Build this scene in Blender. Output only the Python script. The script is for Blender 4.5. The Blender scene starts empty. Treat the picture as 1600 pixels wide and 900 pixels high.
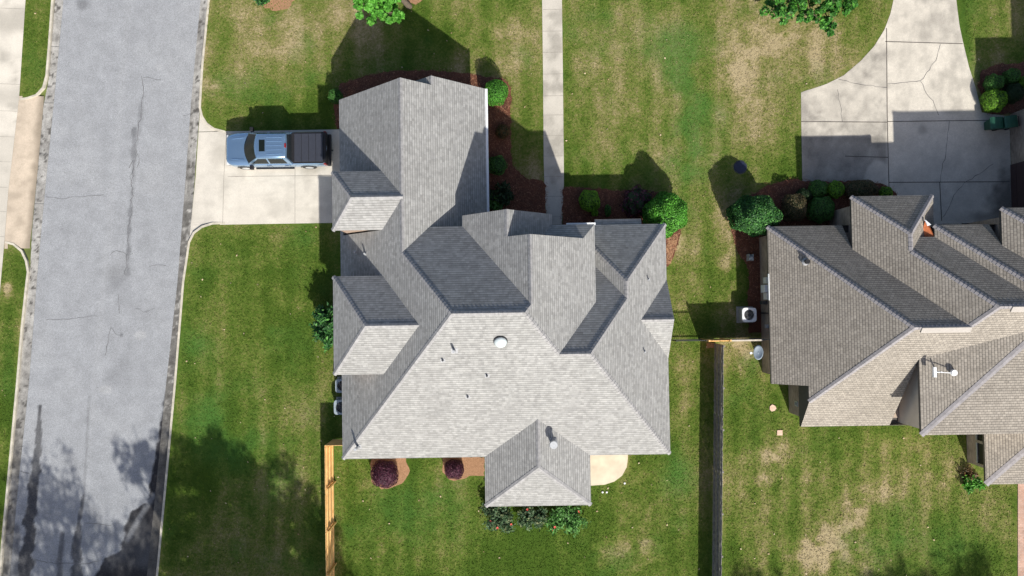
import bpy, bmesh, math, random
import numpy as np
from mathutils import Vector, Matrix, Euler
random.seed(7); rng = np.random.default_rng(7)
D = bpy.data; S = bpy.context.scene; COL = S.collection
rad = math.radians

# ------------------------------------------------------------ camera, light, exposure
F_PX, CAM_H, PITCH, ROLL, YAW = 1091.884, 42.161, 1.415, 0.196, -0.919
RX = Matrix.Rotation(rad(PITCH), 3, 'X'); RY = Matrix.Rotation(rad(ROLL), 3, 'Y'); RZ = Matrix.Rotation(rad(YAW), 3, 'Z')
CR = RZ @ RX @ RY
cam = D.objects.new('drone_camera', D.cameras.new('drone_camera')); COL.objects.link(cam)
cam.matrix_world = Matrix.Translation((0, 0, CAM_H)) @ CR.to_4x4()
cam.data.sensor_width = 36; cam.data.lens = 36 * F_PX / 1600; cam.data.clip_end = 500; cam.data.clip_start = .5
S.camera = cam
SUNV = Vector((0.408, -1.166, 1.0)).normalized()          # towards the sun
sun = D.objects.new('sun', D.lights.new('sun', 'SUN')); COL.objects.link(sun)
sun.data.energy = 4.5; sun.data.angle = rad(0.8); sun.data.color = (1, .945, .85)
sun.rotation_euler = SUNV.to_track_quat('Z', 'Y').to_euler()
W = D.worlds.new('World'); S.world = W; W.use_nodes = True
nt = W.node_tree; sky = nt.nodes.new('ShaderNodeTexSky'); sky.sky_type = 'NISHITA'; sky.sun_disc = False
sky.sun_elevation = math.asin(SUNV.z); sky.sun_rotation = math.atan2(SUNV.x, SUNV.y)
sky.dust_density = 2.5; sky.ozone_density = .5; sky.air_density = .8
bg = nt.nodes['Background']; nt.links.new(sky.outputs[0], bg.inputs[0]); bg.inputs[1].default_value = 0.1
S.view_settings.view_transform = 'Standard'; S.view_settings.look = 'None'
S.view_settings.gamma = 1; S.view_settings.exposure = 0.52
S.render.engine = 'CYCLES'

CRN = np.array(CR)
def G(px, py, z=0.0):
    d = CRN @ np.array([(px - 800) / F_PX, (450 - py) / F_PX, -1.0])
    t = (z - CAM_H) / d[2]
    return Vector((d[0] * t, d[1] * t, z))
def topx(x, y, z=0.0):                                      # arrays -> photo coordinates, only used to look up lawn tint maps
    v = np.stack([x, y, np.full_like(x, z - CAM_H)], 0); q = CRN.T @ v.reshape(3, -1)
    return (800 + F_PX * q[0] / -q[2]).reshape(x.shape), (450 - F_PX * q[1] / -q[2]).reshape(x.shape)

# ------------------------------------------------------------ numpy value noise
_tab = rng.random((256, 256))
def vnoise(x, y, s=1.0, o=0):
    x = x / s + 37.3 + o * 11.7; y = y / s + 91.1 + o * 5.3
    xi = np.floor(x).astype(int); yi = np.floor(y).astype(int); fx = x - xi; fy = y - yi
    fx = fx * fx * (3 - 2 * fx); fy = fy * fy * (3 - 2 * fy)
    t = lambda a, b: _tab[a % 256, b % 256]
    return (t(xi, yi) * (1 - fx) + t(xi + 1, yi) * fx) * (1 - fy) + (t(xi, yi + 1) * (1 - fx) + t(xi + 1, yi + 1) * fx) * fy
def fbm(x, y, s, n=4, o=0):
    r = 0; a = 1; t = 0
    for i in range(n): r = r + a * vnoise(x, y, s / 2 ** i, o + i); t += a; a *= .55
    return r / t
def sstep(e0, e1, x):
    t = np.clip((x - e0) / (e1 - e0), 0, 1); return t * t * (3 - 2 * t)

# ------------------------------------------------------------ materials
class MT:
    def __init__(s, name):
        s.m = D.materials.new(name); s.m.use_nodes = True; s.t = s.m.node_tree; s.n = s.t.nodes
        s.b = s.n['Principled BSDF']; s.b.inputs['Roughness'].default_value = .85
    def node(s, ty, **kw):
        n = s.n.new(ty)
        for k, v in kw.items():
            if k in n.inputs: n.inputs[k].default_value = v
            else: setattr(n, k, v)
        return n
    def link(s, a, b): s.t.links.new(a, b)
    def coord(s, kind='Object'): return s.node('ShaderNodeTexCoord').outputs[kind]
    def noise(s, scale, detail=3, co=None, rough=.55):
        n = s.node('ShaderNodeTexNoise', Scale=scale, Detail=detail, Roughness=rough)
        s.link(co if co else s.coord(), n.inputs['Vector']); return n.outputs['Fac']
    def ramp(s, fac, stops):
        r = s.node('ShaderNodeValToRGB'); e = r.color_ramp.elements
        while len(e) < len(stops): e.new(.5)
        for q, (p, c) in zip(e, stops): q.position = p; q.color = (*c, 1)
        s.link(fac, r.inputs[0]); return r.outputs[0]
    def mix(s, fac, a, b, mode='MIX'):
        m = s.node('ShaderNodeMix', data_type='RGBA', blend_type=mode)
        for v, i in ((fac, 0), (a, 6), (b, 7)):
            if isinstance(v, (int, float)): m.inputs[i].default_value = v
            elif isinstance(v, tuple): m.inputs[i].default_value = (*v, 1)
            else: s.link(v, m.inputs[i])
        return m.outputs[2]
    def math(s, op, a, b=0.0):
        m = s.node('ShaderNodeMath', operation=op)
        for v, i in ((a, 0), (b, 1)):
            if isinstance(v, (int, float)): m.inputs[i].default_value = v
            else: s.link(v, m.inputs[i])
        return m.outputs[0]
    def attr(s, name): return s.node('ShaderNodeAttribute', attribute_name=name).outputs['Fac']
    def bump(s, h, strength=.5, dist=.02):
        b = s.node('ShaderNodeBump', Strength=strength, Distance=dist); s.link(h, b.inputs['Height'])
        s.link(b.outputs[0], s.b.inputs['Normal'])
    def color(s, c):
        if isinstance(c, tuple): s.b.inputs['Base Color'].default_value = (*c, 1)
        else: s.link(c, s.b.inputs['Base Color'])
        return s

def plain(name, c, rough=.6, metal=0.0, var=.12, scale=6.0, bump=0.0):
    t = MT(name); t.b.inputs['Roughness'].default_value = rough; t.b.inputs['Metallic'].default_value = metal
    n = t.noise(scale)
    a = tuple(v * (1 - var) for v in c); b = tuple(min(1, v * (1 + var)) for v in c)
    t.color(t.ramp(n, [(.3, a), (.7, b)]))
    if bump: t.bump(n, bump, .01)
    return t.m

def shingle(name, c1, c2, tone, w=.24, h=.145, mort=(.03, .03, .035), contrast=1.0, streak=.25, joint=.0, row=.5):
    t = MT(name); uv = t.coord('UV')
    br = t.node('ShaderNodeTexBrick', offset=.5, offset_frequency=2, squash=1.0)
    for k, v in (('Scale', 1.0), ('Mortar Size', joint), ('Mortar Smooth', .4), ('Bias', 0.0), ('Brick Width', w), ('Row Height', h)): br.inputs[k].default_value = v
    br.inputs['Color1'].default_value = (*c1, 1); br.inputs['Color2'].default_value = (*c2, 1); br.inputs['Mortar'].default_value = (*mort, 1)
    t.link(uv, br.inputs['Vector'])
    br2 = t.node('ShaderNodeTexBrick', offset=.37, offset_frequency=3)
    for k, v in (('Scale', 1.0), ('Mortar Size', 0.0), ('Bias', 0.0), ('Brick Width', w * .61), ('Row Height', h)): br2.inputs[k].default_value = v
    br2.inputs['Color1'].default_value = (1 - .3 * contrast,) * 3 + (1,); br2.inputs['Color2'].default_value = (1 + .35 * contrast,) * 3 + (1,)
    t.link(uv, br2.inputs['Vector'])
    c = t.mix(1.0, br.outputs[0], br2.outputs[0], 'MULTIPLY')
    big = t.ramp(t.noise(.45, 4), [(.3, (1 - streak,) * 3), (.7, (1 + streak * .6,) * 3)])
    c = t.mix(1.0, c, big, 'MULTIPLY')
    mid = t.ramp(t.noise(5.0, 3), [(.3, (.93, .93, .935)), (.7, (1.06, 1.055, 1.045))])
    c = t.mix(1.0, c, mid, 'MULTIPLY')
    gr = t.ramp(t.noise(60, 2), [(.3, (.82,) * 3), (.7, (1.16,) * 3)])
    c = t.mix(1.0, c, gr, 'MULTIPLY')
    c = t.mix(1.0, c, tone, 'MULTIPLY')
    t.color(c); t.b.inputs['Roughness'].default_value = .92; t.b.inputs['Specular IOR Level'].default_value = .25
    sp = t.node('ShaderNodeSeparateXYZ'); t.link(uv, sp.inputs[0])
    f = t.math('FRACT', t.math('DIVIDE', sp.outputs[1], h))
    row_shadow = t.ramp(f, [(0.0, (1 - row,) * 3), (.16, (1 - row * .55,) * 3), (.3, (1.02,) * 3), (1.0, (1.05,) * 3)])  # shadow line under each shingle course, painted into the colour
    c = t.mix(1.0, c, row_shadow, 'MULTIPLY'); t.color(c)
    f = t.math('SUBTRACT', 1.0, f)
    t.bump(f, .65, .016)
    return t.m

def wallmat(name, c1, c2, mort, w=.22, h=.075):
    t = MT(name); uv = t.coord('UV'); br = t.node('ShaderNodeTexBrick')
    for k, v in (('Scale', 1.0), ('Mortar Size', .008), ('Brick Width', w), ('Row Height', h), ('Bias', 0.0)): br.inputs[k].default_value = v
    br.inputs['Color1'].default_value = (*c1, 1); br.inputs['Color2'].default_value = (*c2, 1); br.inputs['Mortar'].default_value = (*mort, 1)
    t.link(uv, br.inputs['Vector'])
    g = t.ramp(t.noise(1.3, 4), [(.3, (.75,) * 3), (.7, (1.2,) * 3)])
    t.color(t.mix(1.0, br.outputs[0], g, 'MULTIPLY')); return t.m

def grassmat(name):
    t = MT(name); dry = t.attr('dry'); lush = t.attr('lush')
    f1 = t.noise(7, 5, rough=.7); f2 = t.noise(28, 3, rough=.7); f3 = t.noise(2.2, 5, rough=.65)
    d = t.math('ADD', dry, t.math('MULTIPLY', t.math('SUBTRACT', f1, .5), 1.25))
    d = t.math('ADD', d, t.math('MULTIPLY', t.math('SUBTRACT', f2, .5), .8))
    d = t.math('ADD', d, t.math('MULTIPLY', t.math('SUBTRACT', f3, .5), .8))
    c = t.ramp(d, [(0.0, (.052, .098, .012)), (.3, (.098, .148, .024)), (.55, (.165, .18, .05)), (.8, (.262, .228, .105)), (1.0, (.38, .315, .185))])
    c = t.mix(lush, c, t.ramp(f2, [(.3, (.032, .11, .014)), (.7, (.085, .2, .045))]))
    g = t.ramp(t.noise(95, 2), [(.3, (.66,) * 3), (.7, (1.34,) * 3)])
    c = t.mix(1.0, c, g, 'MULTIPLY'); t.color(c)
    t.b.inputs['Roughness'].default_value = 1; t.b.inputs['Specular IOR Level'].default_value = .1
    h = t.math('ADD', t.noise(45, 3, rough=.8), t.math('MULTIPLY', f1, 1.0)); t.bump(h, .75, .05)
    return t.m

def pavemat(name, clean, dirty, blotch=.16, fine=.2, scale=.9, tint=None):
    t = MT(name); st = t.attr('stain')
    f1 = t.noise(scale, 6, rough=.65); f2 = t.noise(9, 5, rough=.7); f3 = t.noise(110, 2)
    s2 = t.math('ADD', st, t.math('MULTIPLY', t.math('MULTIPLY', t.math('SUBTRACT', f2, .5), 1.6), t.math('MULTIPLY', st, t.math('SUBTRACT', 1.3, st))))
    c = t.mix(s2, clean, dirty)
    if tint: c = t.mix(t.attr('tint'), c, tint)
    c = t.mix(1.0, c, t.ramp(f1, [(.3, (1 - blotch,) * 3), (.7, (1 + blotch,) * 3)]), 'MULTIPLY')
    c = t.mix(1.0, c, t.ramp(f2, [(.3, (1 - blotch * .6,) * 3), (.7, (1 + blotch * .6,) * 3)]), 'MULTIPLY')
    c = t.mix(1.0, c, t.ramp(f3, [(.3, (1 - fine,) * 3), (.7, (1 + fine,) * 3)]), 'MULTIPLY')
    f4 = t.noise(22, 3, rough=.8); c = t.mix(1.0, c, t.ramp(f4, [(.3, (1 - fine,) * 3), (.7, (1 + fine,) * 3)]), 'MULTIPLY')
    t.color(c); t.b.inputs['Roughness'].default_value = .93; t.b.inputs['Specular IOR Level'].default_value = .25
    t.bump(f3, .35, .006); return t.m

def leafmat(name, dark, light, top=None, trans=.25):
    t = MT(name); ge = t.node('ShaderNodeNewGeometry')
    c = t.ramp(ge.outputs['Random Per Island'], [(.0, dark), (.75, light), (1.0, top or tuple(v * 1.35 for v in light))])
    c = t.mix(1.0, c, t.ramp(t.noise(2.2, 3), [(.3, (.72,) * 3), (.7, (1.25,) * 3)]), 'MULTIPLY')
    t.color(c); t.b.inputs['Roughness'].default_value = .55; t.b.inputs['Specular IOR Level'].default_value = .35
    tr = t.node('ShaderNodeBsdfTranslucent'); t.link(c, tr.inputs[0]); mx = t.node('ShaderNodeMixShader'); mx.inputs[0].default_value = trans
    t.link(t.b.outputs[0], mx.inputs[1]); t.link(tr.outputs[0], mx.inputs[2]); t.link(mx.outputs[0], t.n['Material Output'].inputs[0])
    return t.m

M = {}
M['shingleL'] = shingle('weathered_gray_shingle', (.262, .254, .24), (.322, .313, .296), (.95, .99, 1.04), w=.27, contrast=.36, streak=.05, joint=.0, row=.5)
M['capL'] = plain('gray_ridge_cap', (.262, .262, .268), .9, var=.22, scale=5)
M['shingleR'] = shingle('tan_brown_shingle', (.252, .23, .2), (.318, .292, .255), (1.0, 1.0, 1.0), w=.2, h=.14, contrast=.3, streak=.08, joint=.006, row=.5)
M['capR'] = plain('lavender_gray_ridge_cap', (.255, .245, .255), .9, var=.18, scale=5)
M['fasciaL'] = plain('painted_fascia', (.5, .5, .49), .6)
M['fasciaR'] = plain('dark_fascia', (.07, .065, .06), .7)
M['trimR'] = plain('tan_trim', (.33, .29, .24), .7)
M['gutter'] = plain('white_gutter', (.72, .75, .78), .35, var=.04)
M['wallL'] = wallmat('buff_brick', (.36, .24, .17), (.28, .18, .13), (.4, .37, .33))
M['wallR'] = wallmat('brown_brick', (.44, .35, .27), (.29, .225, .175), (.36, .31, .27))
M['stucco'] = plain('tan_stucco', (.7, .61, .5), .9, var=.06, scale=2)
M['glass'] = plain('dark_window_glass', (.02, .025, .03), .08, var=.05)
M['white'] = plain('white_painted_metal', (.74, .76, .78), .45, var=.05)
M['lightgray'] = plain('light_gray_metal', (.45, .47, .49), .5, .3, var=.08)
M['acgray'] = plain('pale_blue_gray_metal', (.3, .36, .41), .5, .2, var=.08)
M['darkgray'] = plain('dark_gray_metal', (.06, .065, .07), .55, .4)
M['black'] = plain('black_plastic', (.012, .012, .014), .5)
M['rubber'] = plain('tyre_rubber', (.02, .02, .02), .85)
M['copper'] = plain('rusty_copper_flashing', (.52, .16, .06), .75, .0, var=.3, scale=9)
M['paint'] = plain('steel_blue_metallic_paint', (.23, .37, .55), .22, .7, var=.015); M['paint'].node_tree.nodes['Principled BSDF'].inputs['Coat Weight'].default_value = .6
M['autoglass'] = plain('dark_tinted_autoglass', (.008, .012, .011), .12, var=.05); M['autoglass'].node_tree.nodes['Principled BSDF'].inputs['Specular IOR Level'].default_value = .25
M['tonneau'] = plain('black_tonneau_vinyl', (.032, .036, .05), .5, var=.1)
M['redglass'] = plain('red_lamp_plastic', (.2, .015, .015), .25)
M['clearlamp'] = plain('clear_lamp_plastic', (.7, .72, .75), .12, .3)
M['chrome'] = plain('chrome', (.65, .67, .7), .15, 1.0, var=.02)
M['binGreen'] = plain('dark_green_bin_plastic', (.01, .07, .042), .5, var=.15)
M['newwood'] = MT('fresh_pine_boards'); t = M['newwood']; wv = t.noise(3.5, 5); t.color(t.ramp(wv, [(.3, (.62, .36, .13)), (.7, (.8, .52, .23))])); M['newwood'] = t.m
t = MT('weathered_gray_boards'); t.color(t.ramp(t.noise(6, 5), [(.3, (.13, .12, .11)), (.7, (.3, .285, .26))])); M['oldwood'] = t.m
M['grass'] = grassmat('lawn_grass')
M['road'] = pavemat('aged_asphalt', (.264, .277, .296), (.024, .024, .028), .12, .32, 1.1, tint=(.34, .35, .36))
M['gutterpan'] = pavemat('stained_gutter_concrete', (.33, .325, .31), (.055, .052, .048), .3, .25, 1.6)
M['concrete'] = pavemat('pale_concrete', (.555, .525, .465), (.25, .235, .205), .09, .1, .7)
M['concreteOld'] = pavemat('mildewed_concrete', (.55, .515, .45), (.17, .16, .145), .14, .12, .9)
M['concreteTan'] = pavemat('tan_apron_concrete', (.47, .40, .32), (.2, .17, .13), .14, .1, .9)
M['joint'] = plain('dark_joint_filler', (.10, .09, .08), .95, var=.4, scale=2)
M['jointlight'] = plain('soft_joint_line', (.27, .25, .22), .95, var=.35, scale=2)
M['crack'] = plain('crack_dirt', (.085, .085, .09), .95, var=.4, scale=3)
M['hairline'] = plain('hairline_crack', (.14, .145, .155), .95, var=.4, scale=3)
M['soil'] = plain('far_ground', (.11, .14, .035), 1, var=.3, scale=1.5)
t = MT('red_pine_straw'); c = t.ramp(t.noise(34, 5, rough=.75), [(.25, (.05, .016, .009)), (.5, (.14, .05, .028)), (.75, (.27, .12, .07))])
c = t.mix(1.0, c, t.ramp(t.noise(1.6, 4), [(.3, (.7,) * 3), (.7, (1.3, 1.2, 1.15))]), 'MULTIPLY'); t.color(c); t.bump(t.noise(50, 4, rough=.8), 1, .06); M['mulch'] = t.m
t = MT('bare_clay'); t.color(t.ramp(t.noise(20, 4, rough=.7), [(.3, (.2, .105, .05)), (.7, (.40, .23, .13))])); t.bump(t.noise(40, 3), .7, .03); M['clay'] = t.m
M['brickpath'] = wallmat('pink_brick_paving', (.42, .25, .18), (.5, .33, .26), (.3, .24, .2), w=.2, h=.1)
M['bark'] = plain('gray_bark', (.12, .095, .07), .95, var=.3, scale=12, bump=.5)
M['leafBright'] = leafmat('bright_green_leaves', (.03, .12, .012), (.1, .33, .035))
M['leafMid'] = leafmat('mid_green_leaves', (.03, .1, .018), (.085, .24, .045), (.13, .34, .07))
M['leafDeep'] = leafmat('deep_green_glossy_leaves', (.015, .065, .018), (.05, .17, .04), (.13, .36, .07))
M['leafDark'] = leafmat('dark_green_leaves', (.01, .028, .009), (.028, .062, .02))
M['leafLime'] = leafmat('lime_green_leaves', (.08, .2, .015), (.2, .42, .035))
M['leafPurple'] = leafmat('burgundy_leaves', (.028, .008, .02), (.105, .03, .06), (.19, .07, .1))
M['leafBrown'] = leafmat('brown_tipped_leaves', (.035, .04, .02), (.15, .12, .06), (.24, .19, .1))
M['leafOlive'] = leafmat('olive_rose_leaves', (.02, .055, .022), (.09, .17, .075), (.2, .22, .1))
M['leafRust'] = leafmat('rusty_brown_leaves', (.04, .035, .012), (.17, .1, .04))
M['leafTree'] = leafmat('fresh_maple_leaves', (.05, .2, .02), (.13, .42, .05), (.2, .5, .08), trans=.35)
M['leafTree2'] = leafmat('sweetgum_leaves', (.02, .085, .012), (.06, .23, .03), (.14, .4, .05), trans=.3)
M['petal'] = plain('coral_red_petals', (.75, .12, .1), .6, var=.2)

# ------------------------------------------------------------ object helpers
def tag(o, label=None, cat=None, group=None, kind=None):
    if label: o['label'] = label
    if cat: o['category'] = cat
    if group: o['group'] = group
    if kind: o['kind'] = kind
    return o
def empty(name, loc, label, cat, group=None, rz=0.0):
    o = D.objects.new(name, None); COL.objects.link(o); o.location = loc; o.rotation_euler.z = rz; o.empty_display_size = .2
    return tag(o, label, cat, group)
def raw(name, verts, faces, mat, parent=None, uvs=None, mi=None, smooth=False, attrs=None):
    me = D.meshes.new(name)
    me.from_pydata([tuple(v) for v in verts], [], faces)
    for m in (mat if isinstance(mat, list) else [mat]): me.materials.append(m)
    if mi is not None: me.polygons.foreach_set('material_index', mi)
    if uvs is not None:
        l = me.uv_layers.new(name='UVMap'); l.data.foreach_set('uv', np.array(uvs, dtype=np.float32).ravel())
    if attrs:
        for k, v in attrs.items():
            a = me.attributes.new(k, 'FLOAT', 'POINT'); a.data.foreach_set('value', np.asarray(v, dtype=np.float32).ravel())
    if smooth: me.polygons.foreach_set('use_smooth', [True] * len(me.polygons))
    me.update(); o = D.objects.new(name, me); COL.objects.link(o)
    if parent: o.parent = parent
    return o
class MB:
    """mesh builder: boxes, tubes, prisms; every box carries horizontal/vertical uv in metres"""
    def __init__(s): s.v = []; s.f = []; s.uv = []; s.mi = []; s.k = 0
    def quad(s, *p):
        b = len(s.v); s.v += [Vector(q) for q in p]; s.f.append(tuple(range(b, b + len(p)))); s.mi.append(s.k)
        n = Vector(p[1]) - Vector(p[0]); n = n.cross(Vector(p[-1]) - Vector(p[0]))
        if abs(n.z) > .7 * n.length: s.uv += [(q[0], q[1]) for q in p]
        elif abs(n.x) > abs(n.y): s.uv += [(q[1], q[2]) for q in p]
        else: s.uv += [(q[0], q[2]) for q in p]
    def box(s, x0, x1, y0, y1, z0, z1, M4=None):
        c = [Vector(q) for q in ((x0, y0, z0), (x1, y0, z0), (x1, y1, z0), (x0, y1, z0), (x0, y0, z1), (x1, y0, z1), (x1, y1, z1), (x0, y1, z1))]
        if M4: c = [M4 @ q for q in c]
        for f in ((0, 3, 2, 1), (4, 5, 6, 7), (0, 1, 5, 4), (1, 2, 6, 5), (2, 3, 7, 6), (3, 0, 4, 7)): s.quad(*[c[i] for i in f])
        return s
    def tube(s, a, b, r0, r1=None, n=12, cap=True):
        a = Vector(a); b = Vector(b); r1 = r0 if r1 is None else r1
        q = (b - a).to_track_quat('Z', 'Y')
        A = [a + q @ Vector((r0 * math.cos(6.28318 * i / n), r0 * math.sin(6.28318 * i / n), 0)) for i in range(n)]
        B = [b + q @ Vector((r1 * math.cos(6.28318 * i / n), r1 * math.sin(6.28318 * i / n), 0)) for i in range(n)]
        for i in range(n): j = (i + 1) % n; s.quad(A[i], A[j], B[j], B[i])
        if cap: s.quad(*A[::-1]); s.quad(*B)
        return s
    def prism(s, poly, z0, z1):
        n = len(poly)
        for i in range(n): a = poly[i]; b = poly[(i + 1) % n]; s.quad((*a, z0), (*b, z0), (*b, z1), (*a, z1))
        s.quad(*[(*p, z1) for p in poly]); s.quad(*[(*p, z0) for p in poly[::-1]]); return s
    def build(s, name, mat, parent=None, smooth=False, bevel=0.0, weld=False):
        o = raw(name, s.v, s.f, mat, parent, s.uv, s.mi, smooth)
        if bevel or weld:
            bm = bmesh.new(); bm.from_mesh(o.data); bmesh.ops.remove_doubles(bm, verts=bm.verts, dist=1e-4)
            if bevel: bmesh.ops.bevel(bm, geom=[e for e in bm.edges if len(e.link_faces) == 2 and e.calc_face_angle(0) > .5], offset=bevel, segments=2, affect='EDGES', profile=.6)
            bm.to_mesh(o.data); bm.free()
        return o

def surface(name, ys, xl, xr, z, mat, dx, fields, kind='structure', zf=None):
    """grid sheet between two edges given as x(y); fields: name -> f(px,py,x,y)"""
    ys = np.asarray(ys); L = np.array([xl(y) for y in ys]); Rr = np.array([xr(y) for y in ys])
    n = max(2, int(np.max(Rr - L) / dx)); u = np.linspace(0, 1, n + 1)
    X = L[:, None] + (Rr - L)[:, None] * u[None, :]; Y = np.repeat(ys[:, None], n + 1, 1)
    Z = np.full_like(X, z) if zf is None else zf(X, Y)
    PX, PY = topx(X, Y)
    at = {k: f(PX, PY, X, Y) for k, f in fields.items()}
    V = np.stack([X, Y, Z], 2).reshape(-1, 3)
    r = len(ys); i = np.arange(r - 1)[:, None] * (n + 1) + np.arange(n)[None, :]
    Fs = np.stack([i, i + 1, i + n + 2, i + n + 1], 2).reshape(-1, 4)
    o = raw(name, V.tolist(), Fs.tolist(), mat, attrs=at); return tag(o, kind=kind)
def pxline(pts):                                             # photo points -> x as a function of world y (through ground points)
    w = sorted([(G(*p)[1], G(*p)[0]) for p in pts]); a = [q[0] for q in w]; b = [q[1] for q in w]
    return lambda y: float(np.interp(y, a, b))
def grid_y(py0, py1, step, extra=(), xr=800):
    a = G(xr, py1).y; b = G(xr, py0).y; ys = list(np.arange(a, b, step)) + [b] + list(extra)
    return np.array(sorted(ys))
def segd(PX, PY, pts):
    d = np.full(PX.shape, 1e9)
    for (a, b), (c, e) in zip(pts[:-1], pts[1:]):
        vx, vy = c - a, e - b; t = np.clip(((PX - a) * vx + (PY - b) * vy) / (vx * vx + vy * vy), 0, 1)
        d = np.minimum(d, np.hypot(PX - a - t * vx, PY - b - t * vy))
    return d
def blobs(PX, PY, L):
    r = np.zeros(PX.shape)
    for cx, cy, rx, ry, a in L: r = r + a * np.exp(-((PX - cx) / rx) ** 2 - ((PY - cy) / ry) ** 2)
    return r

# ------------------------------------------------------------ ground, lawns
b = MB(); b.quad((-140, -140, -.16), (140, -140, -.16), (140, 140, -.16), (-140, 140, -.16))
tag(b.build('ground', M['soil']), kind='structure')
DRY = [(450, 60, 150, 100, .17), (760, 70, 90, 80, .13), (380, 800, 60, 80, .3), (300, 760, 25, 60, .12), (470, 820, 25, 60, .12), (1200, 230, 70, 40, .1), (1150, 100, 30, 90, .12), (420, 60, 90, 60, .22), (560, 25, 60, 50, .25), (740, 50, 80, 60, .12), (800, 95, 50, 25, .18), (330, 130, 25, 30, .12), (960, 190, 40, 50, .12),
       (1180, 75, 55, 75, .28), (1150, 150, 35, 60, .2), (1060, 60, 30, 60, .1), (1300, 60, 50, 50, .16), (1230, 190, 40, 60, .15), (1110, 215, 18, 60, .12), (985, 150, 25, 40, .12),
       (1130, 400, 22, 110, .32), (1075, 450, 30, 90, .18), (1160, 545, 35, 30, .38), (1190, 610, 14, 35, .2), (1210, 705, 30, 20, .35), (1290, 850, 60, 45, .38), (1330, 800, 25, 25, .25),
       (1010, 810, 60, 60, .24), (950, 870, 40, 40, .22), (980, 730, 30, 30, .1), (1075, 600, 22, 80, .16), (1500, 740, 35, 25, .25), (1540, 850, 60, 40, .1),
       (560, 750, 50, 50, .05), (640, 860, 60, 50, .1), (410, 480, 50, 140, .13), (330, 420, 30, 60, .12), (440, 640, 50, 90, .12), (300, 640, 30, 40, .08),
       (12, 450, 10, 20, .4), (1560, 60, 40, 40, -.05), (530, 760, 14, 160, .14), (1450, 690, 80, 20, .18), (1010, 230, 60, 20, .14), (900, 250, 40, 14, .15)]
BARE = [(1290, 855, 65, 40, .8), (1325, 800, 25, 18, 1), (1205, 712, 26, 10, 1), (1190, 750, 30, 12, .6), (1000, 850, 50, 45, .45), (950, 870, 30, 20, .4), (1170, 90, 50, 70, .5), (1240, 40, 60, 40, .3), (1140, 430, 16, 90, .6), (1160, 560, 26, 26, .8), (332, 132, 12, 7, 1), (770, 55, 60, 12, .3), (1480, 740, 40, 20, .5), (12, 448, 7, 16, 1), (900, 245, 40, 12, .6), (570, 765, 30, 30, .3), (630, 860, 60, 30, .4), (1380, 770, 50, 20, .4)]
LUSH = [(1088, 190, 24, 120, .5), (1020, 60, 40, 80, .2), (340, 640, 60, 50, .3), (310, 530, 25, 60, .22), (360, 420, 25, 30, .25), (450, 400, 25, 40, .16), (370, 690, 60, 40, .35), (470, 560, 30, 60, .12), (480, 760, 40, 90, .25),
        (670, 790, 70, 45, .26), (620, 830, 60, 60, .12), (1060, 150, 26, 140, .28), (1040, 250, 60, 40, .22), (935, 120, 26, 70, .18), (1240, 700, 60, 40, .16), (1400, 840, 60, 50, .24),
        (1240, 590, 20, 30, .2), (860, 830, 50, 30, .16), (1060, 730, 25, 50, .22), (1520, 40, 20, 60, .12), (50, 90, 14, 60, .1), (12, 580, 12, 80, .12), (600, 100, 60, 40, .12),
        (930, 240, 40, 16, .14), (1490, 850, 50, 40, .14), (420, 760, 60, 60, .12), (790, 800, 30, 30, .12), (480, 30, 30, 30, .08)]
def dryf(PX, PY, X, Y):
    base = .36 + 1.15 * (fbm(X, Y, 4.5, 4, 1) - .5) + .35 * (fbm(X, Y, .9, 3, 5) - .5) + .15 * np.sin(X * 5.2 + .8 * np.sin(Y * .3)) * fbm(X, Y, 6, 2, 77)
    base = np.where(PY < 420, base + .08, base - .04); base = np.where((PX > 1118) & (PY < 350), base + .07, base)
    n = fbm(X, Y, .8, 4, 60); bare = blobs(PX, PY, BARE)
    return base - .095 + blobs(PX, PY, DRY) + (.75 * bare * sstep(.46, .62, n) + .6 * (fbm(X, Y * .35, 1.1, 3, 71) - .5))
def lushf(PX, PY, X, Y):
    n = fbm(X, Y, 2.2, 4, 9)
    return np.clip(blobs(PX, PY, LUSH) * (.2 + 1.7 * sstep(.33, .66, n)) + .35 * sstep(.6, .85, n), 0, .7)
LF = dict(dry=dryf, lush=lushf)
# curb line along the east side of the street, with the driveway mouth as a notch
north = [(333, -160), (328, 0), (322, 60), (318, 100), (315.5, 140), (314, 168), (317, 181), (324, 192), (335, 200), (352, 204.4)]
south = [(352, 350), (332, 350.8), (316, 356), (304, 365), (297, 379), (294, 400), (288, 440), (275, 600), (261, 750), (247, 900), (233, 1060)]
lawn_left = pxline(north + south)
FAR = 44.0
ex = [G(*p)[1] for p in north + south] + [G(352, 204.4)[1] + .002, G(352, 350)[1] - .002]
surface('lawn', grid_y(-160, 1060, .2, ex), lawn_left, lambda y: FAR, 0.0, M['grass'], .22, LF)
# left verge and the lawn below it
walk_edge = pxline([(48, -100), (40, 0), (30, 153), (13, 300), (7, 378), (0, 455), (-12, 600), (-36, 900), (-50, 1060)])
vl = [(88, -100), (80, 0), (75, 70), (71, 118), (66, 136), (56, 147), (42, 152), (30.5, 153.5)]
surface('grass_verge', grid_y(-100, 153.5, .1, xr=32), walk_edge, pxline(vl), 0.0, M['grass'], .1, LF)
vl2 = [(8, 380), (20, 383), (32, 393), (39, 408), (42, 425), (40, 440), (32.5, 510), (25, 600), (11, 750), (1.5, 850), (-2, 900), (-14, 1060)]
surface('side_lawn', grid_y(380.5, 1060, .1, xr=10), walk_edge, pxline(vl2), 0.0, M['grass'], .1, LF)

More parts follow.
